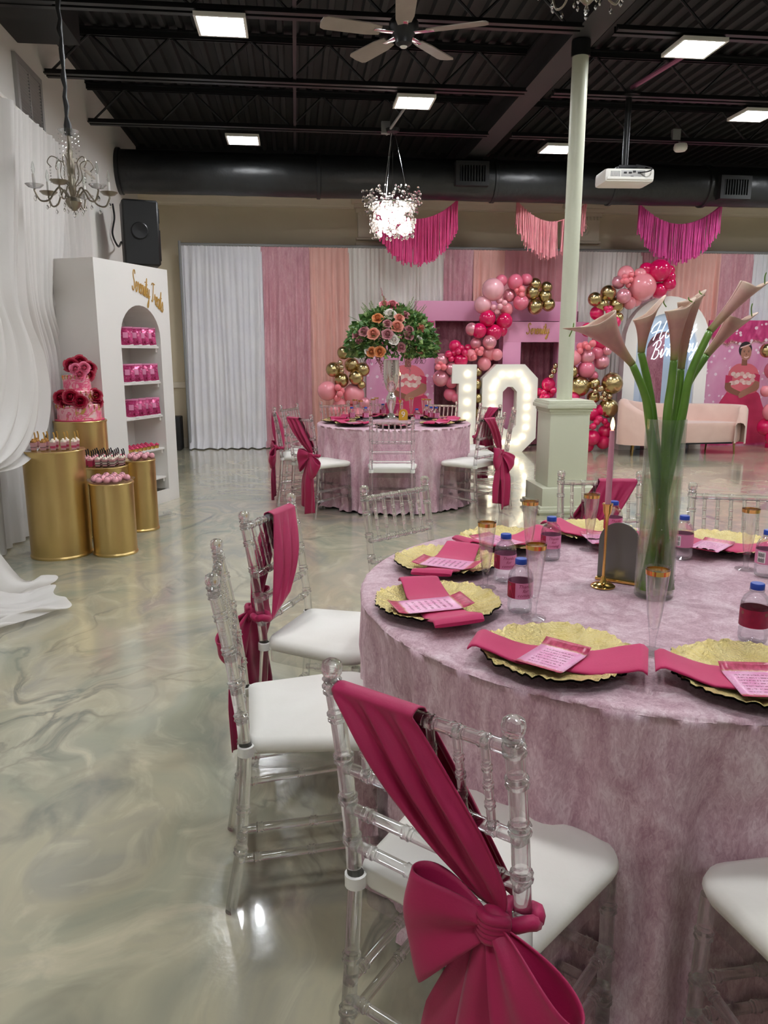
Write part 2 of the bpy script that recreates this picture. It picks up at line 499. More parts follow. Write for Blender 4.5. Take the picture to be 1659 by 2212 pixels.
# ------------------------------------------------------------------ mesh builder
class MB:
    def __init__(s):
        s.v, s.f, s.mi, s.uv = [], [], [], {}
        s.M = Mx.Identity(4)
        s.cur = 0

    def add(s, vs, fs, uvs=None):
        o = len(s.v)
        s.v += [tuple(s.M @ V(p)) for p in vs]
        if uvs:
            for k, q in enumerate(uvs):
                s.uv[o + k] = q
        s.f += [tuple(i + o for i in f) for f in fs]
        s.mi += [s.cur] * len(fs)
        return s

    def box(s, c, d, b=0.0):
        x, y, z = d[0] / 2, d[1] / 2, d[2] / 2
        if b <= 0:
            vs = [(c[0] + i * x, c[1] + j * y, c[2] + k * z) for i in (-1, 1) for j in (-1, 1) for k in (-1, 1)]
            return s.add(vs, [(0, 1, 3, 2), (4, 6, 7, 5), (0, 4, 5, 1), (2, 3, 7, 6), (0, 2, 6, 4), (1, 5, 7, 3)])
        bm = bmesh.new()
        bmesh.ops.create_cube(bm, size=1)
        for q in bm.verts:
            q.co = V((q.co.x * d[0] + c[0], q.co.y * d[1] + c[1], q.co.z * d[2] + c[2]))
        bmesh.ops.bevel(bm, geom=bm.edges[:], offset=b, segments=2, affect='EDGES', profile=0.6)
        bm.verts.index_update()
        vs = [tuple(q.co) for q in bm.verts]
        fs = [tuple(q.index for q in f.verts) for f in bm.faces]
        bm.free()
        return s.add(vs, fs)

    def grid(s, fn, nu, nv, cu=False, cv=False, uv=False):
        vs, uvs = [], []
        for j in range(nv + (0 if cv else 1)):
            for i in range(nu + (0 if cu else 1)):
                vs.append(tuple(fn(i / nu, j / nv)))
                uvs.append((i / nu, j / nv))
        W = nu + (0 if cu else 1)
        Hh = nv + (0 if cv else 1)
        fs = []
        for j in range(nv):
            for i in range(nu):
                a, b = j * W + i, j * W + (i + 1) % W
                c, d = ((j + 1) % Hh) * W + (i + 1) % W, ((j + 1) % Hh) * W + i
                fs.append((a, b, c, d))
        return s.add(vs, fs, uvs if uv else None)

    def lathe(s, prof, seg=24, caps=True):
        n = len(prof)
        vs = [(r * cos(2 * pi * k / seg), r * sin(2 * pi * k / seg), z) for r, z in prof for k in range(seg)]
        fs = [(j * seg + k, j * seg + (k + 1) % seg, (j + 1) * seg + (k + 1) % seg, (j + 1) * seg + k) for j in range(n - 1) for k in range(seg)]
        if caps:
            if prof[0][0] > 1e-5:
                fs.append(tuple(reversed(range(seg))))
            if prof[-1][0] > 1e-5:
                fs.append(tuple((n - 1) * seg + k for k in range(seg)))
        return s.add(vs, fs)

    def tube(s, pts, r, seg=8, caps=True, flat=1.0):
        pts = [V(p) for p in pts]
        n = len(pts)
        rr = r if isinstance(r, (list, tuple)) else [r] * n
        vs = []
        up = None
        for i, p in enumerate(pts):
            t = (pts[min(i + 1, n - 1)] - pts[max(i - 1, 0)])
            t = t.normalized() if t.length > 1e-9 else V((0, 0, 1))
            if up is None:
                a = V((0, 0, 1)) if abs(t.z) < 0.9 else V((1, 0, 0))
                up = t.cross(a).normalized()
            up = (up - t * up.dot(t))
            up = up.normalized() if up.length > 1e-6 else t.orthogonal().normalized()
            bn = t.cross(up)
            for k in range(seg):
                an = 2 * pi * k / seg
                vs.append(tuple(p + up * (cos(an) * rr[i]) + bn * (sin(an) * rr[i] * flat)))
        fs = [(j * seg + k, j * seg + (k + 1) % seg, (j + 1) * seg + (k + 1) % seg, (j + 1) * seg + k) for j in range(n - 1) for k in range(seg)]
        if caps:
            fs.append(tuple(reversed(range(seg))))
            fs.append(tuple((n - 1) * seg + k for k in range(seg)))
        return s.add(vs, fs)

    def ball(s, c, r, seg=12, rings=8, sc=(1, 1, 1)):
        c = V(c)
        vs = [(c.x, c.y, c.z - r * sc[2])]
        for j in range(1, rings):
            th = pi * j / rings
            for k in range(seg):
                an = 2 * pi * k / seg
                vs.append((c.x + r * sc[0] * sin(th) * cos(an), c.y + r * sc[1] * sin(th) * sin(an), c.z - r * sc[2] * cos(th)))
        vs.append((c.x, c.y, c.z + r * sc[2]))
        L = len(vs) - 1
        fs = [(0, 1 + (k + 1) % seg, 1 + k) for k in range(seg)]
        for j in range(rings - 2):
            for k in range(seg):
                a = 1 + j * seg
                fs.append((a + k, a + (k + 1) % seg, a + seg + (k + 1) % seg, a + seg + k))
        a = 1 + (rings - 2) * seg
        fs += [(a + k, a + (k + 1) % seg, L) for k in range(seg)]
        return s.add(vs, fs)

    def prism(s, poly, y0, y1):
        """polygon in x,z pushed from y0 to y1"""
        n = len(poly)
        vs = [(x, y0, z) for x, z in poly] + [(x, y1, z) for x, z in poly]
        fs = [tuple(range(n)), tuple(reversed(range(n, 2 * n)))] + [(i, i + n, (i + 1) % n + n, (i + 1) % n) for i in range(n)]
        return s.add(vs, fs)

    def slab(s, poly, z0, z1):
        n = len(poly)
        vs = [(x, y, z0) for x, y in poly] + [(x, y, z1) for x, y in poly]
        fs = [tuple(reversed(range(n))), tuple(range(n, 2 * n))] + [(i, (i + 1) % n, (i + 1) % n + n, i + n) for i in range(n)]
        return s.add(vs, fs)

    def ring_prism(s, outer, inner, y0, y1):
        """flat ring between two outlines with the same number of points"""
        n = len(outer)
        vs = [(x, y, z) for y in (y0, y1) for pl in (outer, inner) for x, z in pl]
        fs = []
        for i in range(n):
            j = (i + 1) % n
            fs += [(i, j, n + j, n + i), (2 * n + j, 2 * n + i, 3 * n + i, 3 * n + j), (j, i, 2 * n + i, 2 * n + j), (n + i, n + j, 3 * n + j, 3 * n + i)]
        return s.add(vs, fs)

    def build(s, name, mats, parent=None, sharp=0.7, smooth=True, solid=0):
        me = bpy.data.meshes.new(name)
        me.from_pydata(s.v, [], s.f)
        if not isinstance(mats, (list, tuple)):
            mats = [mats]
        for m in mats:
            me.materials.append(m)
        if len(mats) > 1:
            me.polygons.foreach_set('material_index', s.mi)
        if smooth:
            me.polygons.foreach_set('use_smooth', [True] * len(me.polygons))
            if sharp:
                me.set_sharp_from_angle(angle=sharp)
        if s.uv:
            ul = me.uv_layers.new(name='map')
            for lp in me.loops:
                ul.data[lp.index].uv = s.uv.get(lp.vertex_index, (0, 0))
        me.update()
        o = bpy.data.objects.new(name, me)
        COL.objects.link(o)
        if parent:
            o.parent = parent
        if solid:
            md = o.modifiers.new('thickness', 'SOLIDIFY')
            md.thickness = solid
            md.offset = 0
        return o


def tag(o, label, cat, group=None, kind=None):
    o['label'] = label
    o['category'] = cat
    if group:
        o['group'] = group
    if kind:
        o['kind'] = kind
    return o


def thing(name, label, cat, loc=(0, 0, 0), rz=0.0, group=None):
    o = bpy.data.objects.new(name, None)
    o.empty_display_size = 0.05
    COL.objects.link(o)
    o.location = loc
    o.rotation_euler = (0, 0, rz)
    return tag(o, label, cat, group)


def dup(root, loc, rz=None, label=None, group=None):
    r = root.copy()
    COL.objects.link(r)
    r.location = loc
    if rz is not None:
        r.rotation_euler = (0, 0, rz)
    if label:
        r['label'] = label
    if group:
        r['group'] = group
    for ch in list(root.children):
        c = ch.copy()
        COL.objects.link(c)
        c.parent = r
        for g in ch.children:
            d = g.copy()
            COL.objects.link(d)
            d.parent = c
    return r


def struct(name, mb, m, parent=None, **kw):
    o = mb.build(name, m, parent, **kw)
    if parent is None:
        o['kind'] = 'structure'
    return o


def spline(pts, n=8):
    """Catmull-Rom through points"""
    pts = [V(p) for p in pts]
    if len(pts) < 3:
        return pts
    out = []
    for i in range(len(pts) - 1):
        p0 = pts[i - 1] if i else pts[0] * 2 - pts[1]
        p1, p2 = pts[i], pts[i + 1]
        p3 = pts[i + 2] if i + 2 < len(pts) else pts[-1] * 2 - pts[-2]
        for k in range(n):
            t = k / n
            out.append(0.5 * ((2 * p1) + (p2 - p0) * t + (2 * p0 - 5 * p1 + 4 * p2 - p3) * t * t + (3 * p1 - p0 - 3 * p2 + p3) * t ** 3))
    out.append(pts[-1])
    return out


def interp(pts, t):
    """point at fraction t of a polyline"""
    L = [0.0]
    for a, b in zip(pts, pts[1:]):
        L.append(L[-1] + (b - a).length)
    d = t * L[-1]
    for i in range(len(pts) - 1):
        if d <= L[i + 1] + 1e-9:
            s_ = (d - L[i]) / max(1e-9, L[i + 1] - L[i])
            return pts[i].lerp(pts[i + 1], s_)
    return pts[-1]


def fbm(x, y, z=0.0):
    return noise.fractal(V((x, y, z)), 1.0, 2.0, 3)


# cursive strokes, x-height 0.5, ascender 1
GLY = {
    'S': (.52, [[(.44, .82), (.36, .97), (.2, .96), (.13, .8), (.2, .62), (.33, .45), (.35, .22), (.22, .03), (.06, .06), (.0, .2)]]),
    'e': (.34, [[(0, .2), (.18, .28), (.26, .42), (.18, .5), (.07, .42), (.05, .2), (.14, .03), (.26, .07), (.35, .2)]]),
    'r': (.36, [[(0, .2), (.1, .42), (.13, .52), (.17, .43), (.28, .44), (.25, .2), (.29, .04), (.37, .2)]]),
    'n': (.43, [[(0, .2), (.09, .5), (.09, .02)], [(.09, .22), (.2, .48), (.29, .4), (.29, .1), (.35, .03), (.44, .2)]]),
    'i': (.25, [[(0, .2), (.1, .5), (.1, .1), (.16, .03), (.26, .2)], [(.13, .66), (.145, .72)]]),
    't': (.28, [[(0, .2), (.14, .92), (.12, .3), (.14, .06), (.21, .04), (.29, .2)], [(-.02, .6), (.28, .65)]]),
    'y': (.44, [[(0, .3), (.06, .5), (.07, .2), (.15, .06), (.27, .2), (.33, .5), (.31, .1), (.24, -.3), (.12, -.42), (.06, -.3), (.2, -.1), (.45, .2)]]),
    'T': (.5, [[(0, .82), (.18, .95), (.58, .97)], [(.32, .95), (.27, .4), (.17, .05), (.05, .1)]]),
    'a': (.44, [[(.3, .43), (.18, .5), (.05, .35), (.05, .12), (.15, .02), (.27, .2), (.31, .5), (.3, .12), (.36, .03), (.45, .2)]]),
    's': (.33, [[(0, .2), (.16, .52), (.26, .25), (.23, .06), (.1, .02), (.02, .1)], [(.23, .06), (.34, .2)]]),
    'H': (.66, [[(-.18, .5), (-.12, .75), (.05, .95), (.2, .98), (.16, .5), (.08, .02)], [(.52, .98), (.44, .5), (.42, .1), (.5, .02), (.6, .2)], [(-.1, .42), (.16, .5), (.44, .5)]]),
    'p': (.42, [[(0, .2), (.1, .5), (.08, .1), (.02, -.42)], [(.08, .1), (.14, .42), (.26, .5), (.34, .36), (.28, .1), (.14, .03)], [(.28, .1), (.42, .2)]]),
    'B': (.56, [[(.16, .92), (.1, .4), (.03, .02)], [(-.1, .75), (.08, .95), (.32, 1.0), (.44, .85), (.36, .62), (.15, .52), (.4, .45), (.44, .18), (.27, .0), (.05, .06)]]),
    'h': (.43, [[(0, .2), (.16, .85), (.13, 1.0), (.08, .8), (.05, .02)], [(.06, .2), (.19, .48), (.28, .38), (.27, .1), (.34, .03), (.43, .2)]]),
    'd': (.45, [[(.3, .43), (.18, .5), (.05, .35), (.05, .12), (.15, .02), (.27, .2), (.37, 1.0), (.32, .2), (.37, .03), (.46, .2)]]),
    ' ': (.3, []),
}


def script_strokes(text):
    out, x = [], 0.0
    for ch in text:
        adv, sts = GLY[ch]
        for st in sts:
            out.append([(x + a, b) for a, b in st])
        x += adv
    return out, x


def script_on(mb, text, origin, ux, uz, size, rad, n=5, flat=1.0, nrm=None, slant=0.15, narrow=1.0):
    sts, W_ = script_strokes(text)
    ux, uz, origin = V(ux), V(uz), V(origin)
    for st in sts:
        pts = [origin + ux * (((a + b * slant) - W_ / 2) * size * narrow) + uz * (b * size) for a, b in st]
        mb.tube(spline(pts, n), rad, 6)


_dg = None


def text_geo(body, size, shear=0.0):
    cu = bpy.data.curves.new('lettering', 'FONT')
    cu.body = body
    cu.size = size
    cu.shear = shear
    cu.align_x = 'CENTER'
    cu.align_y = 'CENTER'
    cu.resolution_u = 2
    cu.space_line = 0.95
    o = bpy.data.objects.new('lettering', cu)
    COL.objects.link(o)
    dg = bpy.context.evaluated_depsgraph_get()
    me = bpy.data.meshes.new_from_object(o.evaluated_get(dg))
    vs = [tuple(q.co) for q in me.vertices]
    fs = [tuple(p.vertices) for p in me.polygons]
    bpy.data.objects.remove(o)
    bpy.data.curves.remove(cu)
    bpy.data.meshes.remove(me)
    return vs, fs


# ================================================================== structure
XL, XR, YB, YF, ZC = -2.2, 11.0, 12.0, -5.0, 4.35
struct('floor', MB().box(((XL + XR) / 2, (YB + YF) / 2, -0.05), (XR - XL, YB - YF, 0.1)), M['floor'])
struct('wall_left', MB().box((XL - 0.06, (YB + YF) / 2, ZC / 2), (0.12, YB - YF, ZC)), M['wall_grey'])
struct('wall_right', MB().box((XR + 0.06, (YB + YF) / 2, ZC / 2), (0.12, YB - YF, ZC)), M['wall_grey'])
struct('wall_front', MB().box(((XL + XR) / 2, YF - 0.06, ZC / 2), (XR - XL, 0.12, ZC)), M['wall_grey'])
struct('wall_back', MB().box(((XL + XR) / 2, YB + 0.06, 1.83), (XR - XL, 0.12, 3.66)), M['wall_beige'])
struct('wall_upper_back', MB().box(((XL + XR) / 2, YB + 0.06, 4.0), (XR - XL, 0.12, 0.7)), M['black'])
# corrugated roof deck, ribs running away from the camera
mb = MB()
prof, x, k = [], XL, 0
while x < XR:
    prof += [(x, ZC - 0.04), (x + 0.045, ZC - 0.04), (x + 0.06, ZC), (x + 0.135, ZC)]
    x += 0.15
n = len(prof)
mb.add([(a, YF, b) for a, b in prof] + [(a, YB, b) for a, b in prof], [(i, i + 1, i + 1 + n, i + n) for i in range(n - 1)])
mb.box(((XL + XR) / 2, (YB + YF) / 2, ZC + 0.06), (XR - XL, YB - YF, 0.08))
struct('ceiling', mb, M['black_deck'], smooth=False)
# crown moulding, chair rail, skirting on the back wall
crown = [(0, 3.53), (0, 3.74), (-0.16, 3.74), (-0.16, 3.70), (-0.12, 3.68), (-0.07, 3.62), (-0.05, 3.57), (-0.025, 3.55), (-0.025, 3.53)]
mb = MB()
n = len(crown)
mb.add([(XL, YB + a, b) for a, b in crown] + [(XR, YB + a, b) for a, b in crown], [(i, (i + 1) % n, (i + 1) % n + n, i + n) for i in range(n)])
struct('trim_1', mb, M['trim_beige'], smooth=False)
struct('trim_2', MB().box(((XL + XR) / 2, YB - 0.02, 0.95), (XR - XL, 0.04, 0.09), 0.01), M['trim_beige'])
struct('baseboard_back', MB().box(((XL + XR) / 2, YB - 0.012, 0.07), (XR - XL, 0.024, 0.14), 0.005), M['trim_beige'])
struct('baseboard_left', MB().box((XL + 0.012, (YB + YF) / 2, 0.07), (0.024, YB - YF, 0.14), 0.005), M['trim_beige'])
# pilasters with capitals on the back wall
for k, px in enumerate((808, 1258)):
    x = at_y(px, 470, YB).x
    t = bpy.data.objects.new('trim_%d' % (3 + k), None)
    COL.objects.link(t)
    t['kind'] = 'structure'
    t.location = (x, YB, 0)
    MB().box((0, -0.04, 1.5), (0.5, 0.08, 3.0), 0.008).build('shaft', M['trim_beige'], t)
    c = MB().box((0, -0.05, 3.02), (0.58, 0.1, 0.05), 0.012).box((0, -0.05, 3.1), (0.56, 0.1, 0.035), 0.01)
    c.box((0, -0.045, 3.3), (0.5, 0.09, 0.36), 0.01)
    for dz, wd, dp in ((3.5, .56, .1), (3.56, .62, .13), (3.62, .7, .17), (3.68, .8, .21)):
        c.box((0, -dp / 2, dz), (wd, dp, 0.058), 0.012)
    c.build('capital', M['trim_beige'], t)
    c = MB()
    for rr in (0.085, 0.05, 0.02):
        ring = [V((rr * cos(a * pi / 9), -0.095, 3.28 + rr * sin(a * pi / 9))) for a in range(19)]
        c.tube(ring, 0.012, 6)
    c.build('rosette', M['trim_beige'], t)
    c = MB()
    for i in range(9):
        c.box((-0.22 + i * 0.055, -0.1, 3.45), (0.032, 0.03, 0.05), 0.006)
    c.build('dentil_row', M['trim_beige'], t)

# ------------------------------------------------------------------ overhead steel
BX = 2.42   # centre of the main beam
mb = MB().box((BX, (YB + YF) / 2, 3.97), (0.24, YB - YF, 0.025)).box((BX, (YB + YF) / 2, 4.27), (0.24, YB - YF, 0.025)).box((BX, (YB + YF) / 2, 4.12), (0.02, YB - YF, 0.3))
tag(mb.build('steel_beam', M['beam'], smooth=False), 'long dark steel beam running over the cream column', 'beam')


def joist(y, x0, x1, label):
    t = thing('bar_joist', label, 'joist', (0, y, 0), 0, 'open web joists under the roof')
    c = MB()
    for dy in (-0.045, 0.045):
        c.box(((x0 + x1) / 2, dy, 3.9), (x1 - x0, 0.05, 0.012)).box(((x0 + x1) / 2, dy * 0.5, 3.92), (x1 - x0, 0.01, 0.05))
    c.build('bottom_chord', M['black_metal'], t, smooth=False)
    c = MB()
    for dy in (-0.045, 0.045):
        c.box(((x0 + x1) / 2, dy, 4.29), (x1 - x0, 0.05, 0.012)).box(((x0 + x1) / 2, dy * 0.5, 4.265), (x1 - x0, 0.01, 0.05))
    c.build('top_chord', M['black_metal'], t, smooth=False)
    c = MB()
    x, up = x0 + 0.05, False
    while x < x1 - 0.4:
        c.tube([(x, 0, 4.26 if up else 3.93), (x + 0.36, 0, 3.93 if up else 4.26)], 0.012, 6)
        x += 0.36
        up = not up
    c.build('web_rods', M['black_metal'], t)['kind'] = 'stuff'
    return t


JY = (6.38, 7.87, 9.36)
NM = ('nearest', 'middle', 'farthest')
for y, nm in zip(JY, NM):
    joist(y, XL, BX - 0.14, nm + ' open web joist left of the long beam')
    joist(y, BX + 0.14, XR, nm + ' open web joist right of the long beam')
# bridging rods
mb = MB()
mb.box((0.05, 8.0, 3.93), (0.03, 7.0, 0.03))
tag(mb.build('bridging_bar', M['black_metal'], smooth=False), 'thin dark bar crossing under the joists left of the fan', 'bar')
# big round duct
mb = MB()
mb.M = Mx.Translation((XL, 10.72, 3.7)) @ Mx.Rotation(pi / 2, 4, 'Y')
prof = []
L = XR - XL
zz = 0.0
while zz <= L:
    w_ = 0.262 + 0.012 * fbm(zz * 1.3, 3)
    prof.append((w_, zz))
    zz += 0.08
mb.lathe(prof, 32)
duct = thing('round_duct', 'wide black round duct running along the back of the hall', 'duct')
mb.build('duct_shell', M['black_duct'], duct, sharp=0)
for zz in (0.02, 2.55, 4.9, 6.55, 7.9, 9.4):
    mb = MB()
    mb.M = Mx.Translation((XL + zz, 10.72, 3.7)) @ Mx.Rotation(pi / 2, 4, 'Y')
    mb.lathe([(0.26, -0.03), (0.28, -0.02), (0.28, 0.02), (0.26, 0.03)], 32, False)
    mb.build('duct_collar', M['black_duct'], duct)
for px, py in ((1020, 375), (1588, 405)):
    p = at_y(px, py, 10.42)
    g = MB().ring_prism([(-.22, -.15), (.22, -.15), (.22, .15), (-.22, .15)], [(-.17, -.1), (.17, -.1), (.17, .1), (-.17, .1)], -0.03, 0.1)
    g.box((0, 0.06, 0), (0.36, 0.02, 0.22))
    o = g.build('register', M['black_deck'], duct, smooth=False)
    o.location = (p.x, p.y, p.z)
    g = MB()
    for i in range(9):
        g.box((-0.15 + i * 0.0375, 0.0, 0), (0.012, 0.03, 0.2))
    g.build('louvre', M['black_deck'], o, smooth=False)
# dark boxed duct high on the left wall
mb = MB().box((XL + 0.25, 6.0, 4.12), (0.5, 2.3, 0.44), 0.01)
tag(mb.build('duct_box', M['black_deck']), 'square black duct box in the upper left corner', 'duct')
# wall vent
p0, p1 = at_x(38, 148, XL), at_x(88, 275, XL)
t = thing('wall_vent', 'white louvred vent high on the wall above the white drape', 'vent', (XL, 7.3, 3.48))
o = MB()
o.M = Mx.Rotation(pi / 2, 4, 'Z')
o.ring_prism([(-.33, -.3), (.33, -.3), (.33, .3), (-.33, .3)], [(-.28, -.25), (.28, -.25), (.28, .25), (-.28, .25)], -0.03, 0.0)
o.box((0, -0.015, 0), (0.02, 0.02, 0.5))
o.build('frame', M['grille'], t, smooth=False)
o = MB()
o.M = Mx.Rotation(pi / 2, 4, 'Z')
o.box((0, -0.004, 0), (0.56, 0.006, 0.5))
o.build('backing', M['dark_void'], t, smooth=False)
o = MB()
for i in range(20):
    o.M = Mx.Rotation(pi / 2, 4, 'Z') @ Mx.Translation((0, -0.015, -0.24 + i * 0.0252)) @ Mx.Rotation(R(-30), 4, 'X')
    o.box((0, 0, 0), (0.56, 0.022, 0.004))
o.build('slats', M['grille'], t, smooth=False)['kind'] = 'stuff'

# ------------------------------------------------------------------ ceiling lights (in frame and over the rest of the hall)
t0 = None
spots = [(-0.5, 6.48, 'flat lit ceiling panel near the fan, left of it', None), (-0.55, 9.65, 'flat lit ceiling panel above the round duct, far left', None),
         (1.22, 8.09, 'flat lit ceiling panel right above the crystal drum chandelier', None), (3.22, 9.63, 'flat lit ceiling panel half hidden behind the cream column', None),
         (3.28, 6.49, 'largest lit ceiling panel, right of the cream column', None), (4.81, 8.11, 'lit ceiling panel at the right edge beyond the projector', None)]
hidden = [(x, y, 'flat lit ceiling panel out of view, %s in the unseen rows' % 'abcdefghijklmnopq'[k_], 'unseen panels') for k_, (x, y) in enumerate((
          (6.6, 9.65), (8.4, 8.1), (6.6, 6.48), (1.22, 4.9), (4.81, 4.9), (-0.5, 3.3), (3.28, 3.3), (6.6, 3.3), (1.22, 1.7), (4.81, 1.7), (-0.5, 0.1), (1.22, -2.2), (8.4, 1.7), (8.4, 4.9)))]
for x, y, lab, g in spots + hidden:
    if t0 is None:
        t0 = thing('ceiling_light', lab, 'light', (x, y, 3.87))
        MB().ring_prism([(-.19, -.19), (.19, -.19), (.19, .19), (-.19, .19)], [(-.17, -.17), (.17, -.17), (.17, .17), (-.17, .17)], 0.0, 0.03).build('frame', M['white_plastic'], t0, smooth=False).rotation_euler = (-pi / 2, 0, 0)
        MB().box((0, 0, -0.012), (0.342, 0.342, 0.006)).build('diffuser', M['panel'], t0, smooth=False)
        MB().box((0, 0, 0.005), (0.34, 0.34, 0.024)).build('back_plate', M['black_metal'], t0, smooth=False)
    else:
        dup(t0, (x, y, 3.87), None, lab, g)

# ------------------------------------------------------------------ column on its pedestal
CX, CY_ = 2.41, 6.72
t = thing('column', 'tall cream column standing on a moulded square pedestal', 'column', (CX, CY_, 0))
zc_ = at_y(1210, 866, 6.52).z                       # top of the cap
zl_ = at_y(1148.5, 1098, CY_ - .285).z              # top of the lower plinth
zu_ = at_y(1155, 1056, CY_ - .25).z                 # top of the upper plinth
MB().box((0, 0, (zl_ - .05) / 2), (.55, .55, zl_ - .05), .004).box((0, 0, zl_ - .035), (.58, .58, .03), .009).box((0, 0, zl_ - .01), (.55, .55, .03), .009).box((0, 0, (zl_ + zu_) / 2), (.5, .5, zu_ - zl_), .004).build('plinth_base', M['cream'], t)
MB().box((0, 0, (zu_ + zc_) / 2 - .05), (.362, .362, zc_ - zu_ - .1), .003).build('pedestal_shaft', M['cream'], t)
c = MB()
for dz, wd, h_ in ((-.105, .375, .03), (-.08, .40, .03), (-.05, .445, .035), (-.025, .425, .025), (-.008, .41, .018)):
    c.box((0, 0, zc_ + dz), (wd, wd, h_), .008)
c.build('pedestal_cap', M['cream'], t)
MB().lathe([(.07, zc_ - .005), (.068, 3.83)], 28).build('shaft', M['cream'], t)
MB().lathe([(.078, 3.83), (.078, 3.95)], 24).build('top_sleeve', M['black_metal'], t)
# pedestal drawn to the corner seen in the photograph

# ------------------------------------------------------------------ ceiling fan
p = at_y(872, 82, 6.15)
t = thing('ceiling_fan', 'ceiling fan with five grey-brown blades and dark hub', 'fan', (p.x, p.y, p.z))
MB().tube([(0, 0, 0.1), (0, 0, ZC - p.z)], 0.014, 10).build('down_rod', M['black_metal'], t)
MB().lathe([(0.0, -.06), (.04, -.055), (.06, -.04), (.065, 0.0), (.09, .03), (.11, .06), (.11, .1), (.08, .14), (.03, .17), (0, .17)], 24).build('motor_hub', M['black_metal'], t)
MB().lathe([(0, -.068), (.022, -.066), (.028, -.058), (0, -.057)], 16).build('hub_cap', M['white_plastic'], t)
for k in range(5):
    a = R(48 + 72 * k)
    bl = MB()
    bl.M = Mx.Rotation(a, 4, 'Z') @ Mx.Translation((0, 0, .03)) @ Mx.Rotation(R(11), 4, 'X')
    bl.slab([(.18, -.05), (.28, -.068), (.59, -.075), (.62, -.06), (.63, 0), (.62, .06), (.59, .075), (.28, .068), (.18, .05)], -.004, .004)
    o = bl.build('blade', M['fan_blade'], t, smooth=False)
    br = MB()
    br.M = Mx.Rotation(a, 4, 'Z')
    br.box((.15, 0, .03), (.16, .05, .012), .003)
    br.build('blade_bracket', M['chrome'], o)

# ------------------------------------------------------------------ projector, detector, junction box
p = at_y(1348, 386, 7.87)
t = thing('projector', 'white projector hanging from a black ceiling pole', 'projector', (p.x, p.y, p.z), R(-4))
MB().lathe([(.0, 3.93 - p.z), (.11, 3.93 - p.z), (.11, 3.905 - p.z), (.03, 3.9 - p.z), (.03, .1), (.0, .1)], 20).build('pole', M['black_metal'], t)
MB().box((0, .0, .085), (.2, .14, .03), .006).box((.05, -.07, .1), (.26, .02, .02)).build('mount_bracket', M['black_metal'], t)
MB().box((0, 0, .0), (.5, .34, .13), .035).box((0, 0, -.03), (.46, .36, .03), .012).build('body', M['white_plastic'], t)
c = MB()
for i in range(7):
    c.box((-.19 + i * .014, -.172, .0), (.006, .008, .07))
c.build('grille', M['grey_plastic'], t)
c = MB()
for i, (x, z) in enumerate([(-.05, .02), (0, .02), (.04, .03), (.09, .02), (-.04, -.025), (.02, -.02), (.1, -.025)]):
    c.box((x, -.172, z), (.03, .008, .018), .002)
c.build('port', M['plastic_black'], t)
MB().box((.03, -.168, 0), (.24, .008, .085), .002).build('port_panel', M['grille'], t)
MB().tube(spline([(.1, -.18, .02), (.16, -.24, .02), (.2, -.2, .06), (.08, -.1, .11)]), .006, 6).build('cable', M['plastic_black'], t)
p = at_y(1470, 317, 9.3)
t = thing('smoke_detector', 'round white smoke detector under the joist right of the projector', 'detector', (p.x, p.y, p.z))
MB().lathe([(0, -.05), (.06, -.05), (.078, -.03), (.08, 0), (.07, .03), (0, .03)], 24).build('housing', M['white_plastic'], t)
MB().box((-.06, .02, .13), (.1, .06, .13), .006).build('junction_box', M['grey_plastic'], t)
MB().tube([(0, 0, .03), (-.03, .01, .08)], .012, 8).build('neck', M['grey_plastic'], t)
p = at_y(833, 276, 9.3)
tag(MB().box((p.x, p.y, p.z), (.1, .06, .13), .006).build('junction_box', M['grey_plastic']), 'small grey electrical box above the crystal drum chandelier', 'box')
p0, p1 = at_y(835, 290, 9.36), at_y(882, 222, 8.3)
tag(MB().tube([p0, p1], .015, 8).build('conduit', M['grey_plastic']), 'thin grey conduit between the electrical box and a lit panel', 'conduit')
pA = at_y(1365, 195, 7.87)
tag(MB().tube([(pA.x, pA.y, 3.99), (3.45, 6.6, 3.95)], .022, 8).build('conduit', M['pink_dark']), 'striped reddish conduit from projector pole to the large panel', 'conduit')

# ------------------------------------------------------------------ loudspeaker on the left
p = at_y(303, 507, 9.6)
t = thing('loudspeaker', 'black loudspeaker on a pole behind the white arched shelf', 'speaker', (p.x, p.y, p.z), R(16))
MB().prism([(-.2, -.36), (.2, -.36), (.2, .36), (-.2, .36)], -.17, .17).build('cabinet', M['plastic_black'], t)
t.children[0].modifiers.new('edge', 'BEVEL').width = 0.02
MB().box((.205, 0, -.13), (.012, .28, .34), .004).build('woofer_grille', M['black_metal'], t)
MB().box((.205, 0, .2), (.012, .24, .16), .004).build('horn', M['black_metal'], t)
MB().lathe([(.02, -p.z + .02), (.02, -.36)], 10).build('pole', M['black_metal'], t)
c = MB()
c.M = Mx.Translation((-.02, -.172, 0.02)) @ Mx.Rotation(pi / 2, 4, 'X')
c.lathe([(.085, 0), (.095, .012), (.085, .02), (.0, .01)], 20)
c.build('handle', M['black_metal'], t)
for a in range(3):
    an = 2 * pi * a / 3 + .4
    MB().tube([(0, 0, -p.z + .5), (.3 * cos(an), .3 * sin(an), -p.z + .012)], .011, 8).build('leg', M['black_metal'], t)
q = at_x(245, 440, XL + .03)
tag(MB().tube(spline([at_x(243, 440, XL + .03), at_x(247, 470, XL + .03), at_x(243, 505, XL + .03), at_x(255, 532, XL + .05), p + V((-.2, -.1, -.1))]), .012, 8).build('speaker_cable', M['plastic_black']), 'black cable running down the wall to the loudspeaker', 'cable')
p = at_z(383, 972)
tag(MB().box((p.x - .1, 11.7, .25), (.35, .3, .5), .02).build('floor_speaker', M['plastic_black']), 'dark box on the floor left of the white back drapes', 'box')

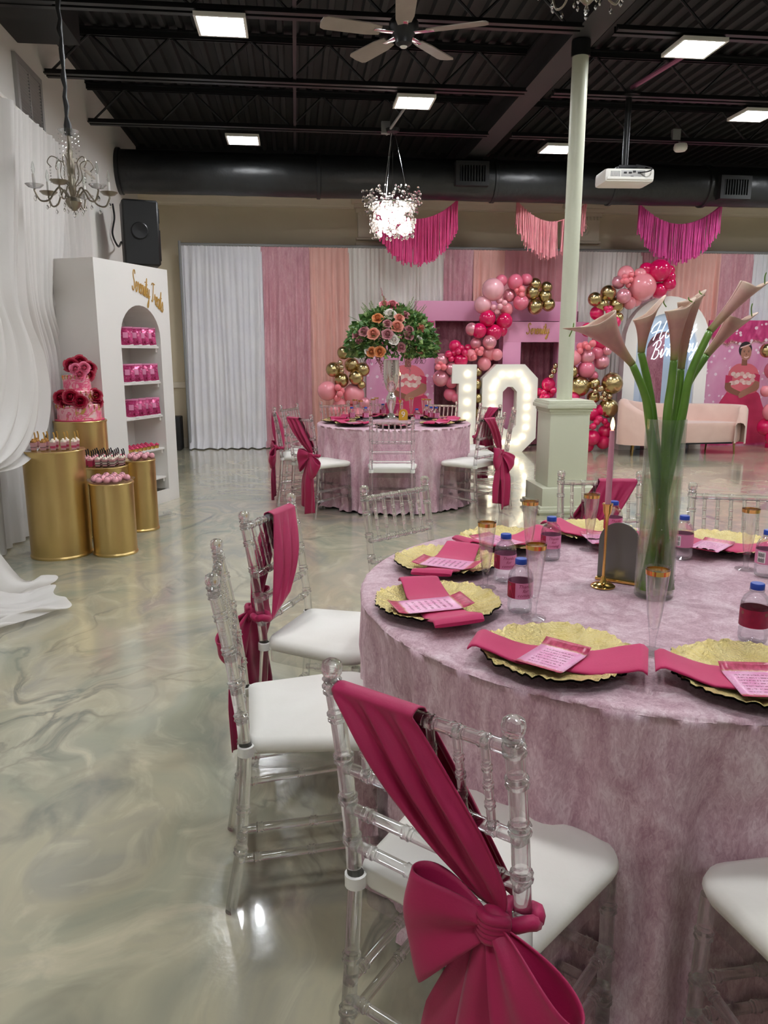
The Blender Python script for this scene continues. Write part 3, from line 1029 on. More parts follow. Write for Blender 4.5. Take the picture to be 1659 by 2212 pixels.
# ================================================================== drapes
def drape(name, label, x0, x1, y, z1, m, folds, amp, seed, z0=0.015, flare=0.0, group=None):
    n = int(folds * 8)

    def fn(u, v):
        z = z0 + (z1 - z0) * v
        a = amp * (0.35 + 0.65 * min(1, (1 - v) * 3 + .2)) * (.55 + .9 * abs(fbm(u * folds * .35, seed)) + .35 * sin(u * 9 + seed) ** 2)
        x = x0 + (x1 - x0) * u
        ph = 2 * pi * folds * (u + .9 / folds * fbm(u * folds * .3, seed * 3, v * .35)) + .3 * sin(3 * v + seed)
        yy = y + a * sin(ph) + a * .6 * sin(ph * .37 + seed * 2) + .012 * fbm(u * 6, v * 2, seed)
        if z < 0.12:
            yy -= flare * (0.12 - z) / 0.12 * (.5 + .5 * sin(ph * .5 + seed))
        if v > .985:
            yy = y + amp * .4 * sin(ph * 2)
        return (x, yy, z)
    o = MB().grid(fn, n, 26).build(name, m, sharp=0)
    return tag(o, label, 'curtain', group)


px_edges = [388, 563, 667, 753, 963, 1028, 1093, 1243, 1393, 1456, 1567, 1638, 1760, 1900]
cols = ['drape_white', 'drape_pink', 'drape_peach', 'drape_white_warm', 'drape_pink', 'drape_peach', 'drape_rose', 'drape_white_warm', 'drape_pink', 'drape_peach', 'drape_pink', 'drape_white', 'drape_peach']
labs = ['wide white curtain at the left end of the back drapes', 'mauve velvet curtain beside the wide white one', 'peach curtain behind the pink and gold balloons', 'ivory curtain behind the tall flower centrepiece',
        'dusty mauve curtain just left of the pink frame balloons', 'peach curtain above the square pink frames', 'rose curtain beside the cream column', 'ivory curtain right of the cream column',
        'mauve curtain above the white arch panel', 'peach curtain behind the calla lilies', 'dusty mauve curtain above the picture of the girl', 'white curtain at the right edge of the picture', 'peach curtain beyond the right edge']
for i, c in enumerate(cols):
    x0, x1 = at_y(px_edges[i], 540, 11.6).x, at_y(px_edges[i + 1], 540, 11.6).x
    drape('back_curtain', labs[i], x0 - .01, x1 + .01, 11.7, 2.94, M[c], max(5, int((x1 - x0) * 13)), .024, i * 1.7, flare=.16)
mb = MB()
mb.tube([(at_y(386, 530, 11.62).x, 11.7, 2.955), (at_y(1900, 530, 11.62).x, 11.7, 2.955)], .02, 8)
mb.tube([(at_y(386, 530, 11.62).x, 11.7, 0), (at_y(386, 530, 11.62).x, 11.7, 3.0)], .02, 8)
tag(mb.build('drape_rail', M['grey_plastic']), 'thin rail and upright carrying the back curtains', 'rail')
# wine coloured pulled curtains behind the pink frames and inside the white arch
drape('frame_curtain', 'dark mauve curtain inside the square pink frames', at_y(940, 700, 11.57).x, at_y(1250, 700, 11.57).x, 11.6, 2.05, M['drape_dark_mauve'], 22, .014, 5)

# left wall: sheer white drapes, tied back and pooling on the floor
def sheet(name, label, lp, rp, X, folds, amp, m, nv=40, seed=0.0, group=None, bulge=0.0):
    lp = [V(q) for q in lp]
    rp = [V(q) for q in rp]
    L_, R_ = spline(lp, 6), spline(rp, 6)

    def fn(u, v):
        a, b = interp(L_, v), interp(R_, v)
        q = a.lerp(b, u)
        q.x += amp * sin(2 * pi * folds * u + 1.2 * sin(4 * u + seed) + .5 * sin(6 * v + seed)) + .5 * amp * sin(2 * pi * folds * .37 * u + seed + 2 * v) + bulge * sin(pi * min(1, v * 1.0)) * (.3 + .7 * u)
        return q
    o = MB().grid(fn, int(folds * 7), nv).build(name, m, sharp=0)
    return tag(o, label, 'curtain', group)


def wx(pts, X):
    return [at_x(a, b, X) for a, b in pts]


Xd = -2.0
zt = 3.2
yE = at_x(188, 345, -2.1).y
sheet('sheer_curtain', 'straight sheer white panel hanging furthest back on the left wall',
      [(-2.12, 3.0, 3.22), (-2.12, 3.0, 1.6), (-2.12, 3.0, .02)], [(-2.12, yE, 3.22), (-2.12, yE, 1.6), (-2.12, yE, .02)], 0, 30, .03, M['sheer'], seed=1)
sheet('sheer_curtain', 'sheer white panel sweeping diagonally down towards the cake',
      wx([(25, 225), (30, 450), (50, 640), (90, 800), (105, 950), (110, 1060)], -2.02),
      wx([(138, 320), (139, 453), (134, 580), (128, 655), (150, 740), (160, 860), (170, 1000)], -2.02), 0, 11, .022, M['sheer'], seed=3)
sheet('sheer_curtain', 'full white panel bulging into a tied swag nearest the camera',
      [at_x(-260, -40, -1.9), at_x(-260, 400, -1.9), at_x(-260, 700, -1.88), at_x(-250, 900, -1.86), at_x(-240, 980, -1.86), at_x(-220, 1010, -1.86), at_x(-200, 1030, -1.86)],
      [at_x(44, 250, -1.92), at_x(47, 453, -1.92), at_x(49, 660, -1.88), at_x(84, 770, -1.82), at_x(97, 860, -1.8), at_x(85, 945, -1.82), at_x(40, 1005, -1.84), at_x(-60, 1030, -1.86)], 0, 11, .045, M['sheer'], seed=5)


def pool(u, v):
    T = V((-1.93, 3.55 + 0.55 * u, 1.2))
    mid = V((-1.86 + .06 * u, 3.45 + .95 * u, .5))
    ang = R(-65 + 150 * u)
    B = V((-1.62 + .36 * cos(ang) * (.7 + .3 * sin(7 * u)), 4.15 + .55 * u + .35 * sin(ang) * .5, .03))
    K = V((-1.75 + .1 * u, 3.6 + .9 * u, .1))
    q = interp(spline([T, mid, K, B], 5), v)
    w_ = min(1, max(0, (v - .55) / .2))
    w_ = w_ * w_ * (3 - 2 * w_)
    ph = 2 * pi * 6 * u + 2 * v + 1.2 * sin(5 * u)
    f = sin(ph) * .5 + .5 * sin(ph * .53 + 1)
    q.x += f * .04 * min(1, v * 2 + .1) * (1 - .5 * w_)
    q.y += .03 * w_ * cos(ph * .7)
    q.z = max(.01, q.z + w_ * (.035 * (f * .5 + .5) + .03 * fbm(u * 5, v * 5, 2)) * (1 - .8 * max(0, (v - .9) / .1)))
    return q


tag(MB().grid(pool, 120, 60).build('sheer_curtain', M['sheer'], sharp=0), 'white drape tail falling and pooling on the floor', 'curtain')
tag(MB().tube([(-2.05, 2.6, 3.22), (-2.05, yE + .05, 3.22)], .02, 8).build('drape_rail', M['white_plastic']), 'rail carrying the sheer white drapes on the left wall', 'rail')

# ================================================================== arched white shelf unit
A_ = at_z(388, 1075)
top_z = at_y(358, 583, A_.y).z
Lc = at_z(200, 555, top_z)
Bc = at_z(150, 553, top_z)
fv = V((A_.x - Lc.x, A_.y - Lc.y, 0))
SW = min(fv.length, 1.35)
fdir = fv.normalized()
ang = math.atan2(fdir.y, fdir.x)
SD = 0.42
# local: x along the front from near corner, y into the unit, z up
t = thing('arch_shelf', 'tall white arched shelf unit lettered in gold, full of treats', 'shelf', (A_.x - fdir.x * SW, A_.y - fdir.y * SW, 0), ang)
SHELF = t
SH = top_z
ox0, ox1 = SW * .28, SW * .84
ocx, orad = (ox0 + ox1) / 2, (ox1 - ox0) / 2
oz0, ozs = .12, SH - .35 - orad
outer, inner = [], []
arch = [(ox1, oz0), (ox1, ozs)] + [(ocx + orad * cos(pi * k / 16), ozs + orad * sin(pi * k / 16)) for k in range(1, 16)] + [(ox0, ozs), (ox0, oz0)]
outl = [(SW, 0), (SW, ozs)] + [(SW - (SW) * k / 16, SH) if 0 < k < 16 else (0, 0) for k in range(1, 16)] + [(0, ozs), (0, 0)]
outl[2] = (SW, SH)
outl[16] = (0, SH)
MB().ring_prism(outl, arch, 0, .02).build('front_panel', M['white'], t, smooth=False)
MB().box((.01, SD / 2 + .01, SH / 2), (.02, SD - .02, SH)).build('side_panel', M['white'], t, smooth=False)
MB().box((SW - .01, SD / 2 + .01, SH / 2), (.02, SD - .02, SH)).build('side_panel', M['white'], t, smooth=False)
MB().box((SW / 2, SD / 2 + .01, SH - .01), (SW - .04, SD - .02, .02)).build('top_panel', M['white'], t, smooth=False)
c = MB()
c.add([(ox0, .02, oz0), (ox0, .36, oz0), (ox1, .36, oz0), (ox1, .02, oz0)], [])
c.box((ocx, .37, SH * .47), (ox1 - ox0 + .1, .02, SH * .9))
ring = arch
vs = [(x, .02, z) for x, z in ring] + [(x, .36, z) for x, z in ring]
nr = len(ring)
c.add(vs, [(i, i + 1, i + 1 + nr, i + nr) for i in range(nr - 1)])
c.build('niche', M['white'], t, smooth=False)
shelf_z = [at_y(q[0], q[1], at_z(388, 1075).y - .35).z for q in ((300, 748), (305, 826), (310, 900), (315, 972), (345, 1035))]
for z in shelf_z:
    s_ = MB().box((ocx, .19, z - .009), (ox1 - ox0 - .002, .33, .018), .002).build('shelf_board', M['white'], t)
    MB().box((ox1 - .02, .06, z - .035), (.02, .04, .035)).build('bracket', M['white'], s_)
c = MB()
sts, W_ = script_strokes('Serenity Treats')
def on_front(px, py):
    d = ray(px, py)
    nrm = V((fdir.y, -fdir.x, 0))
    k = (V((A_.x, A_.y, 0)) - EYE).dot(nrm) / d.dot(nrm)
    q = EYE + d * k
    return (q - V((A_.x - fdir.x * SW, A_.y - fdir.y * SW, 0))).dot(fdir), q.z


LA, LB, LM = on_front(284, 612), on_front(351, 664), on_front(318, 632)
base_ = spline([V((a, -.004, b)) for a, b in (LA, LM, LB)], 12)
for st in sts:
    pts = []
    for a, b in st:
        q = interp(base_, min(1, max(0, a / W_)))
        pts.append(q + V((.02 * b, 0, (b - .3) * .185)))
    c.tube(spline(pts, 4), .0044, 6)
c.build('lettering', M['gold_soft'], t)

# treat bags on the shelf boards
def bag_mesh():
    c = MB()

    def fn(u, v):
        x = (u - .5) * .13
        z = v * .17
        puff = .02 * sin(pi * u) ** .7 * sin(pi * min(1, max(0, (v - .06) / .82))) ** .7 + .0015
        return V((x * (1 - .08 * sin(pi * v)), -puff, z))
    c.grid(fn, 8, 12)
    c.grid(lambda u, v: fn(1 - u, v) * 1 + V((0, -2 * fn(1 - u, v).y, 0)), 8, 12)
    return c


bag = tag(bag_mesh().build('treat_bag', M['foil'], sharp=0), 'x', 'bag')
MB().box((0, -.0235, .09), (.042, .003, .05), .001).build('label', M['label_pink'], bag)
MB().box((0, 0, .005), (.13, .006, .014), .001).build('bottom_seal', M['strap'], bag)
MB().box((0, 0, .165), (.125, .004, .014), .001).build('top_seal', M['label_pink'], bag)
first = True
rowname = ('top', 'second', 'third')
for r_, z in enumerate(shelf_z[:3]):
    for k in range(5):
        x = ox0 + .14 + k * .118 + random.uniform(-.012, .012)
        y = .055
        p = SHELF.matrix_basis @ V((x, y, z + .003)) if False else (Mx.Translation(SHELF.location) @ Mx.Rotation(ang, 4, 'Z')) @ V((x, y, z + .003))
        o = bag if first else bag.copy()
        if not first:
            COL.objects.link(o)
            for ch in bag.children:
                d = ch.copy()
                COL.objects.link(d)
                d.parent = o
        first = False
        o.location = p
        o.rotation_euler = (R(-14), 0, ang + R(-50 + random.uniform(-9, 9)))
        o['label'] = 'shiny pink treat bag, %s from the front end of the %s shelf board' % (NTH[k], rowname[r_])
        o['group'] = 'treat bags on the %s shelf' % rowname[r_]

# small tarts on the fourth board
tart = thing('mini_tart', 'small gold cup tart with pink cream on the fourth shelf', 'dessert', (0, 0, 0), 0, 'mini tarts on the fourth shelf')
MB().lathe([(.016, 0), (.022, .03), (.0, .03)], 12).build('gold_cup', M['gold'], tart)
c = MB()
for i in range(6):
    a = i * pi / 3
    c.ball((.011 * cos(a), .011 * sin(a), .034), .011, 8, 5)
c.ball((0, 0, .042), .011, 8, 5)
c.build('cream_swirl', M['jam'], tart)
first = True
SM = Mx.Translation(SHELF.location) @ Mx.Rotation(ang, 4, 'Z')
for j in range(3):
    for i in range(8):
        p = SM @ V((ox0 + .06 + i * .062, .05 + j * .062, shelf_z[3]))
        lab = 'small gold cup tart, %s in the %s row on the fourth shelf' % (NTH[i], ('outer', 'middle', 'inner')[j])
        if first:
            tart.location = p
            tart['label'] = lab
            first = False
        else:
            o = dup(tart, p, None, lab)

# ================================================================== gold plinths and sweets
def plinth(pxl, pxr, pyb, pyt, label):
    """left and right silhouette pixel at the foot, lowest foot pixel, top pixel"""
    c0 = at_z((pxl + pxr) / 2, pyb)
    dd = (c0 - EYE).length
    r = (pxr - pxl) / 2 / FPX * ((c0 - EYE).dot(FWD)) * 1.0
    dirh = V((c0.x, c0.y, 0)).normalized()
    cc = c0 + dirh * r
    h = at_d(0, pyt, 1).z
    # height of the top ellipse's near rim
    q = at_y((pxl + pxr) / 2, pyt, c0.y)
    o = thing('gold_plinth', label, 'plinth', (cc.x, cc.y, 0))
    H_ = q.z
    MB().lathe([(r, 0.0), (r, H_ - .004), (r - .004, H_)], 56).build('drum', M['gold_plinth'], o)
    MB().lathe([(r - .01, H_ - .012), (r + .004, H_ - .012), (r + .005, H_ - .002), (r + .001, H_ + .003), (r - .006, H_ + .002)], 56, False).build('rim', M['gold_plinth'], o)
    MB().lathe([(r + .004, .0), (r + .006, .012), (r, .022)], 56, False).build('foot_rim', M['gold_plinth'], o)
    return o, cc, r, H_


PL = []
PL.append(plinth(73, 200, 1211, 978, 'wide gold drum plinth holding layered pink cups, leftmost of the five'))
PL.append(plinth(206, 298, 1204, 1048, 'short gold drum plinth with a tray of pink cake pops, frontmost'))
PL.append(plinth(272, 344, 1150, 997, 'slim gold drum plinth with pink cake pops, next to the shelf'))
PL.append(plinth(192, 286, 1165, 1012, 'gold drum plinth with striped dessert cups, behind the shortest one'))
PL.append(plinth(138, 246, 1140, 912, 'tall gold drum plinth carrying the tiered cake'))


def cup_mesh(kind):
    o = thing('dessert_cup', 'x', 'dessert')
    c = MB()
    c.M = Mx.Rotation(pi / 4, 4, 'Z')
    c.lathe([(.021, 0), (.029, .062)], 4, False)
    c.build('cup', M['flute'], o, smooth=False)
    if kind == 0:
        lay = [('crumb', .001, .008), ('mousse', .008, .026), ('choc', .026, .03), ('mousse', .03, .06)]
        top = 'crumb'
    elif kind == 1:
        lay = [('crumb', .001, .008), ('mousse', .008, .022), ('jam', .022, .038), ('mousse', .038, .06)]
        top = 'cream_food'
    elif kind == 2:
        lay = [('choc', .001, .01), ('mousse', .01, .022), ('choc', .022, .027), ('cream_food', .027, .04), ('choc', .04, .045), ('mousse', .045, .06)]
        top = 'jam'
    else:
        lay = [('crumb', .001, .008), ('jam', .008, .055), ('mousse', .055, .062)]
        top = 'mousse'
    for m, a, b in lay:
        c = MB()
        c.M = Mx.Rotation(pi / 4, 4, 'Z')
        c.lathe([(.0195 + a * .128, a), (.0195 + b * .128, b)], 4)
        c.build('layer', M[m], o, smooth=False)
    c = MB()
    for i in range(5):
        a = i * 2 * pi / 5
        c.ball((.01 * cos(a), .01 * sin(a), .066), .011, 8, 5)
    c.ball((0, 0, .078), .01, 8, 5)
    c.build('topping', M['cream_food' if kind in (1, 2) else top], o)
    if kind == 2:
        MB().ball((0, 0, .088), .007, 8, 5).build('cherry', M['jam'], o)
    c = MB()
    c.tube(spline([(.008, .004, .06), (.012, .008, .1), (.006, .012, .13)], 4), .0028, 6, flat=2.0)
    c.build('spoon', M['gold_soft'] if kind < 2 else M['plastic_black'], o)
    return o


protos = [cup_mesh(k) for k in range(4)]
used = set()


def put_cup(kind, p, rz, label, group):
    if kind in used:
        return dup(protos[kind], p, rz, label, group)
    used.add(kind)
    o = protos[kind]
    o.location = p
    o.rotation_euler = (0, 0, rz)
    o['label'] = label
    o['group'] = group


def disc_spots(cc, r, z, pitch):
    out = []
    n_ = int(r / pitch) + 1
    for j in range(-n_, n_ + 1):
        for i in range(-n_, n_ + 1):
            x, y = i * pitch, j * pitch
            if math.hypot(x, y) < r - .035:
                out.append((cc.x + x, cc.y + y, z))
    return out


_, cc, r, h_ = PL[0]
for j in range(2):
    for i in range(6):
        x = cc.x - .165 + i * .066
        y = cc.y - .11 + j * .07 - .0 + abs(i - 2.5) * .012
        kd = 0 if i < 3 else 1
        put_cup(kd, (x, y, h_), 0.05 * i, ('pink cup with brown swirl topping, %s from left, %s row, wide plinth' if kd == 0 else 'pink cup with white cream, %s from left, %s row, wide plinth') % (NTH[i], ('front', 'rear')[j]),
                'brown topped cups on the wide plinth' if kd == 0 else 'cream topped cups on the wide plinth')
_, cc, r, h_ = PL[3]
for j in range(4):
    for i in range(6):
        x, y = cc.x - .135 + i * .054, cc.y - .1 + j * .06
        if math.hypot(x - cc.x, y - cc.y) < r - .025:
            kd = 3 if i < 2 else 2
            put_cup(kd, (x, y, h_), .1 * j, ('red dessert cup, %s from left in row %s behind the cake pop plinth' if kd == 3 else 'striped cherry-topped cup, %s from left in the %s row behind the cake pops') % (NTH[i], ('nearest', 'second', 'third', 'farthest')[j]),
                    'red cups on the rear plinth' if kd == 3 else 'striped cups on the rear plinth')
pop = None
for pi_, lab0 in ((1, 'round pink cake pop in the tray on the shortest plinth, %s across, %s row'), (2, 'round pink cake pop on the slim plinth by the shelf, %s across, %s row')):
    _, cc, r, h_ = PL[pi_]
    if pi_ == 1:
        tr = MB().lathe([(0, 0), (r - .01, 0), (r + .012, .018), (r + .014, .02), (r - .008, .004), (0, .004)], 32)
        o = tr.build('clear_tray', M['flute'])
        o.location = (cc.x, cc.y, h_ + .003)
        tag(o, 'shallow clear tray under cake pops on the shortest plinth', 'tray')
    random.seed(pi_)
    for j in range(5):
        for i in range(5):
            x, y = (i - 2) * .056 + .01 * (j % 2), (j - 2) * .056
            lab = lab0 % (NTH[i], ('nearest', 'second', 'middle', 'fourth', 'farthest')[j])
            if math.hypot(x, y) < r - .02:
                if pop is None:
                    pop = thing('cake_pop', lab, 'dessert')
                    MB().ball((0, 0, .022), .024, 12, 8).build('ball', M['pop_pink'], pop)
                    MB().tube(spline([(-.02, 0, .036), (0, .004, .0475), (.02, -.002, .036)], 4), .002, 5).build('drizzle', M['choc'], pop)
                    o = pop
                    o.location = (cc.x + x, cc.y + y, h_ + .0075)
                else:
                    o = dup(pop, (cc.x + x, cc.y + y, h_ + .0075), random.uniform(0, 6), lab)
                o['label'] = lab
                o['group'] = 'cake pops on plinth %s' % ('with tray' if pi_ == 1 else 'by the shelf')
                o['label'] = lab


# ---- a rose, shared by cake and centrepiece
def rose_mesh():
    c = MB()
    for L_, (rad, shut, zt_, n) in enumerate(((.26, .6, .72, 3), (.43, .32, .7, 4), (.61, .06, .6, 4), (.82, -.25, .36, 5), (1.03, -.5, 0, 5))):
        for k in range(n):
            a0 = 2 * pi * k / n + L_ * .7

            def fn(u, v):
                s_ = (u - .5) * 2
                wd = (1.3 * 2 * pi / n) * (.4 + .6 * sin(pi * (.18 + .5 * v)))
                an = a0 + s_ * wd * .5
                late = max(0, v - .5) / .5
                r = rad * (.3 + .7 * sin(min(1, v * 1.2) * pi / 2)) * (1 - shut * late * .7) * (1 + .1 * s_ * (1 if L_ % 2 else -1))
                z = -.5 + (zt_ + .5) * v - .16 * s_ * s_ * v - (.14 * late * late if shut < .2 else 0)
                return V((r * cos(an), r * sin(an), z))
            c.grid(fn, 5, 5)
    c.ball((0, 0, .3), .27, 10, 7, (1, 1, 1.2))
    return c


rose_me = {}


def rose(name, m, parent, p, s_, d, label=None):
    if m not in rose_me:
        o = rose_mesh().build(name, M[m], parent, sharp=0)
        rose_me[m] = o.data
    else:
        o = bpy.data.objects.new(name, rose_me[m])
        COL.objects.link(o)
        o.parent = parent
    o.location = p
    o.scale = (s_, s_, s_)
    o.rotation_euler = V(d).to_track_quat('Z', 'X').to_euler()
    if label:
        o['label'] = label
    return o


_, cc, r, h_ = PL[4]
cake = thing('tiered_cake', 'three tier pink and gold marbled cake topped with roses', 'cake', (cc.x, cc.y, h_ + .003))
dC = (cc - EYE).dot(FWD)
s1 = 88 / 2 / FPX * dC
MB().lathe([(0, 0), (s1 + .02, 0), (s1 + .02, .008), (0, .008)], 40).build('cake_board', M['jam'], cake)


def tier(z0, z1, rr, nm):
    MB().lathe([(0, z0), (rr, z0), (rr, z1 - .008), (rr - .008, z1), (0, z1)], 40).build('cake_tier', M['cake'], cake)
    c = MB()
    for k in range(22):
        a = 2 * pi * k / 22
        ln = .012 + .02 * random.random()
        c.tube([(rr * cos(a) * 1.0, rr * sin(a) * 1.0, z1 - .004), (rr * cos(a) * 1.02, rr * sin(a) * 1.02, z1 - .01), (rr * cos(a) * 1.015, rr * sin(a) * 1.015, z1 - .01 - ln)], [.003, .004, .003], 6)
    c.build('gold_drip', M['gold'], cake)['kind'] = 'stuff'


tier(.008, .135, s1, 'low')
tier(.135, .245, s1 * .8, 'mid')
tier(.245, .37, s1 * .62, 'top')
toCam = V((-cc.x, -cc.y, 0)).normalized()
side = V((-toCam.y, toCam.x, 0))   # to the right of the cake as photographed is -side
rt = -side if (-side).dot(RGT) > 0 else side
for (a, z, f, s_, m) in [(-.135, .195, .1, .046, 'rose_red'), (-.06, .2, .16, .048, 'rose_red'), (.012, .165, .175, .044, 'rose_red'), (.135, .205, .08, .046, 'rose_red'), (.15, .15, .07, .036, 'rose_red'), (-.11, .15, .13, .032, 'rose_red'),
                         (-.035, .45, .03, .046, 'rose_red'), (.035, .475, -.01, .046, 'rose_red'), (.105, .425, .0, .046, 'rose_red'), (.095, .37, .04, .038, 'rose_red'),
                         (-.005, .42, .085, .036, 'rose_cakepink'), (.062, .43, .08, .038, 'rose_cakepink'), (.025, .375, .105, .038, 'rose_cakepink')]:
    p = rt * a + toCam * f + V((0, 0, z))
    rose('rose', m, cake, p, s_, (toCam + rt * (a * 3) + V((0, 0, .35))).normalized(), 'pink sugar rose' if m == 'rose_cakepink' else 'deep red sugar rose')
c = MB()
for k in range(60):
    q = rt * (.085 + random.gauss(0, .018)) + toCam * (.13 + random.gauss(0, .012)) + V((0, 0, .185 + random.gauss(0, .025)))
    c.ball(q, .004, 5, 4)
c.build('gold_berries', M['gold'], cake)['kind'] = 'stuff'

# ================================================================== chandeliers
def drop(c, p, s_):
    c.M = Mx.Translation(p)
    c.lathe([(0, 0), (.35 * s_, -.5 * s_), (.5 * s_, -1.0 * s_), (.3 * s_, -1.5 * s_), (0, -1.7 * s_)], 6)
    c.M = Mx.Identity(4)


def candelabra(p, ztop, label, n=6, name='candle_chandelier', sc=.8):
    t = thing(name, label, 'chandelier', p)
    t.scale = (sc, sc, sc)
    MB().lathe([(0, .5), (.012, .5), (.016, .4), (.03, .36), (.022, .32), (.035, .26), (.03, .2), (.02, .17), (.036, .12), (.03, .05), (.018, 0), (.06, -.02), (.07, -.05), (.05, -.09), (.02, -.12), (0, -.125)], 16).build('centre_stem', M['silver'], t)
    MB().lathe([(.012, .49), (.05, .5), (.085, .53), (.088, .535), (.055, .507), (.012, .5)], 16, False).build('top_dish', M['crystal'], t)
    c = MB()
    H_ = (ztop - p[2]) / sc
    c.tube([(.006 * sin(9 * k), .006 * cos(9 * k), .5 + (H_ - .5) * k / 24) for k in range(25)], [.034 if k < 2 else .02 + .006 * sin(2.4 * k) for k in range(25)], 8)
    c.build('chain_sleeve', M['plastic_black'], t)
    beads = MB()
    for k in range(n):
        a = 2 * pi * k / n + .45
        d = V((cos(a), sin(a), 0))
        Z = V((0, 0, 1))
        arm = MB()
        arm.tube(spline([d * .03 + Z * -.03, d * .1 + Z * .06, d * .15 + Z * .02, d * .2 + Z * -.05, d * .27 + Z * -.06, d * .31 + Z * 0.01, d * .31 + Z * .03], 6), .0075, 8)
        o = arm.build('arm', M['silver'], t)
        s2 = MB().tube(spline([d * .03 + Z * .08, d * .09 + Z * .16, d * .08 + Z * .27, d * .15 + Z * .31, d * .19 + Z * .26, d * .16 + Z * .22], 6), .0044, 6)
        s2.build('scroll', M['silver'], o)
        b = MB()
        b.M = Mx.Translation(d * .31)
        b.lathe([(.01, .03), (.05, .04), (.075, .062), (.078, .065), (.05, .046), (.01, .036)], 14, False)
        b.build('drip_dish', M['crystal'] if k % 2 else M['silver'], o)
        b = MB()
        b.M = Mx.Translation(d * .31)
        b.lathe([(.013, .04), (.013, .15), (0, .15)], 12)
        b.build('candle_sleeve', M['white_plastic'], o)
        b = MB()
        b.M = Mx.Translation(d * .31)
        b.lathe([(.006, .15), (.012, .165), (.017, .19), (.012, .22), (.003, .25), (0, .252)], 10)
        b.build('bulb', M['glass'], o)
        for q in range(6):
            beads.ball(d * .17 + Z * (.22 - .024 * q), .0075, 6, 4)
            beads.ball(d * .08 + Z * (.5 - .04 * q), .006, 6, 4)
        for rr, z, s_ in ((.31, -.02, .03), (.22, -.09, .024), (.08, -.1, .022)):
            beads.tube([d * rr + Z * (z + .05), d * rr + Z * z], .0015, 4)
            drop(beads, d * rr + Z * z, s_)
    drop(beads, V((0, 0, -.12)), .035)
    beads.build('crystal_drops', M['crystal'], t, smooth=False)['kind'] = 'stuff'
    return t


p = at_d(158, 424, 5.35)
candelabra(p, ZC, 'candle style chandelier with crystal drops before the white drapes')
p = at_d(1268, 4, 3.9) + V((0, 0, .085))
candelabra(p, ZC, 'chandelier at the top edge, only its crystal drops showing', 8)
# lit crystal drum
p = at_y(848, 463, 9.2)
t = thing('drum_chandelier', 'brightly lit crystal drum chandelier hanging from a thin cable', 'chandelier', p)
c = MB()
random.seed(3)
for k in range(420):
    a = random.uniform(0, 2 * pi)
    top = random.random() < .45
    if top:
        rr, z = random.uniform(.22, .35), random.uniform(.02, .26)
    else:
        rr, z = random.uniform(.2, .26), random.uniform(-.25, .1)
    c.ball((rr * cos(a), rr * sin(a), z), random.uniform(.011, .02), 6, 4, (1, 1, 1.3))
c.build('crystal_beads', M['crystal'], t, smooth=False)['kind'] = 'stuff'
c = MB()
for k in range(150):
    a = random.uniform(0, 2 * pi)
    rr, z = random.uniform(.1, .22), random.uniform(-.22, .14)
    c.ball((rr * cos(a), rr * sin(a), z), random.uniform(.014, .022), 6, 4, (1, 1, 1.4))
c.build('lit_crystals', M['crystal_lit'], t, smooth=False)['kind'] = 'stuff'
for k in range(5):
    a = 2 * pi * k / 5
    MB().ball((.09 * cos(a), .09 * sin(a), 0), .035, 10, 8).build('lamp_bulb', M['bulb'], t)
MB().lathe([(.27, .1), (.275, .11), (.27, .12)], 32, False).build('hoop', M['chrome'], t)
c = MB().tube([(0, 0, .1), (0, 0, 3.9 - p.z)], .005, 6)
for k in range(3):
    a = 2 * pi * k / 3
    c.tube([(.2 * cos(a), .2 * sin(a), .1), (.02 * cos(a), .02 * sin(a), 3.88 - p.z)], .0025, 5)
c.build('hanging_cable', M['chrome'], t)
MB().lathe([(0, 3.86 - p.z), (.07, 3.865 - p.z), (.08, 3.9 - p.z), (0, 3.9 - p.z)], 20).build('ceiling_rose', M['black_metal'], t)

# ================================================================== fringe swags
def fringe(pxl, pxr, pyb, m, label, gap=None, y=10.95, ztop=3.47):
    a, b = at_y(pxl, 435, y), at_y(pxr, 435, y)
    zb = at_y((pxl + pxr) / 2, pyb, y).z
    xc, hw = (a.x + b.x) / 2, (b.x - a.x) / 2
    t = thing('fringe_swag', label, 'garland', (xc, y, 0))
    c = MB()
    random.seed(int(pxl))
    n = 70
    cord = []
    for i in range(n + 1):
        s_ = -1 + 2 * i / n
        zt_ = ztop + .02 - .26 * (1 - s_ ** 2)
        zl = zb + (.55 * abs(s_) ** 2.2) * (ztop - zb)
        cord.append((hw * s_, 0, zt_))
        if gap and gap[0] < s_ < gap[1]:
            continue
        for layer in range(3):
            x = hw * s_ + random.gauss(0, .004)
            wd = hw * 2 / n * random.uniform(.7, 1.25)
            yy = (layer - 1) * .03 + random.gauss(0, .006)
            zz_ = zl + random.uniform(-.05, .06) * (1 if layer else .6)
            dx = random.gauss(0, .012)
            ry = random.uniform(-.012, .012)
            c.add([(x - wd / 2, yy, zt_), (x + wd / 2, yy + ry, zt_), (x + wd / 2 + dx * .5, yy + ry + .012, (zt_ + zz_) / 2), (x - wd / 2 + dx * .5, yy + .004, (zt_ + zz_) / 2), (x + wd / 2 + dx, yy + ry, zz_), (x - wd / 2 + dx, yy, zz_)],
                  [(0, 1, 2, 3), (3, 2, 4, 5)])
    c.build('fringe_strips', m, t, smooth=False)['kind'] = 'stuff'
    MB().tube(cord, .008, 6).build('cord', m, t)
    return t


fringe(810, 988, 571, M['fringe_hot'], 'hot pink fringe swag partly behind the crystal drum')
fringe(1118, 1266, 556, M['fringe_pink'], 'pale coral fringe swag crossed by the cream column', gap=(.18, .34))
fringe(1382, 1557, 566, M['fringe_deep'], 'deep pink fringe swag right of the cream column')

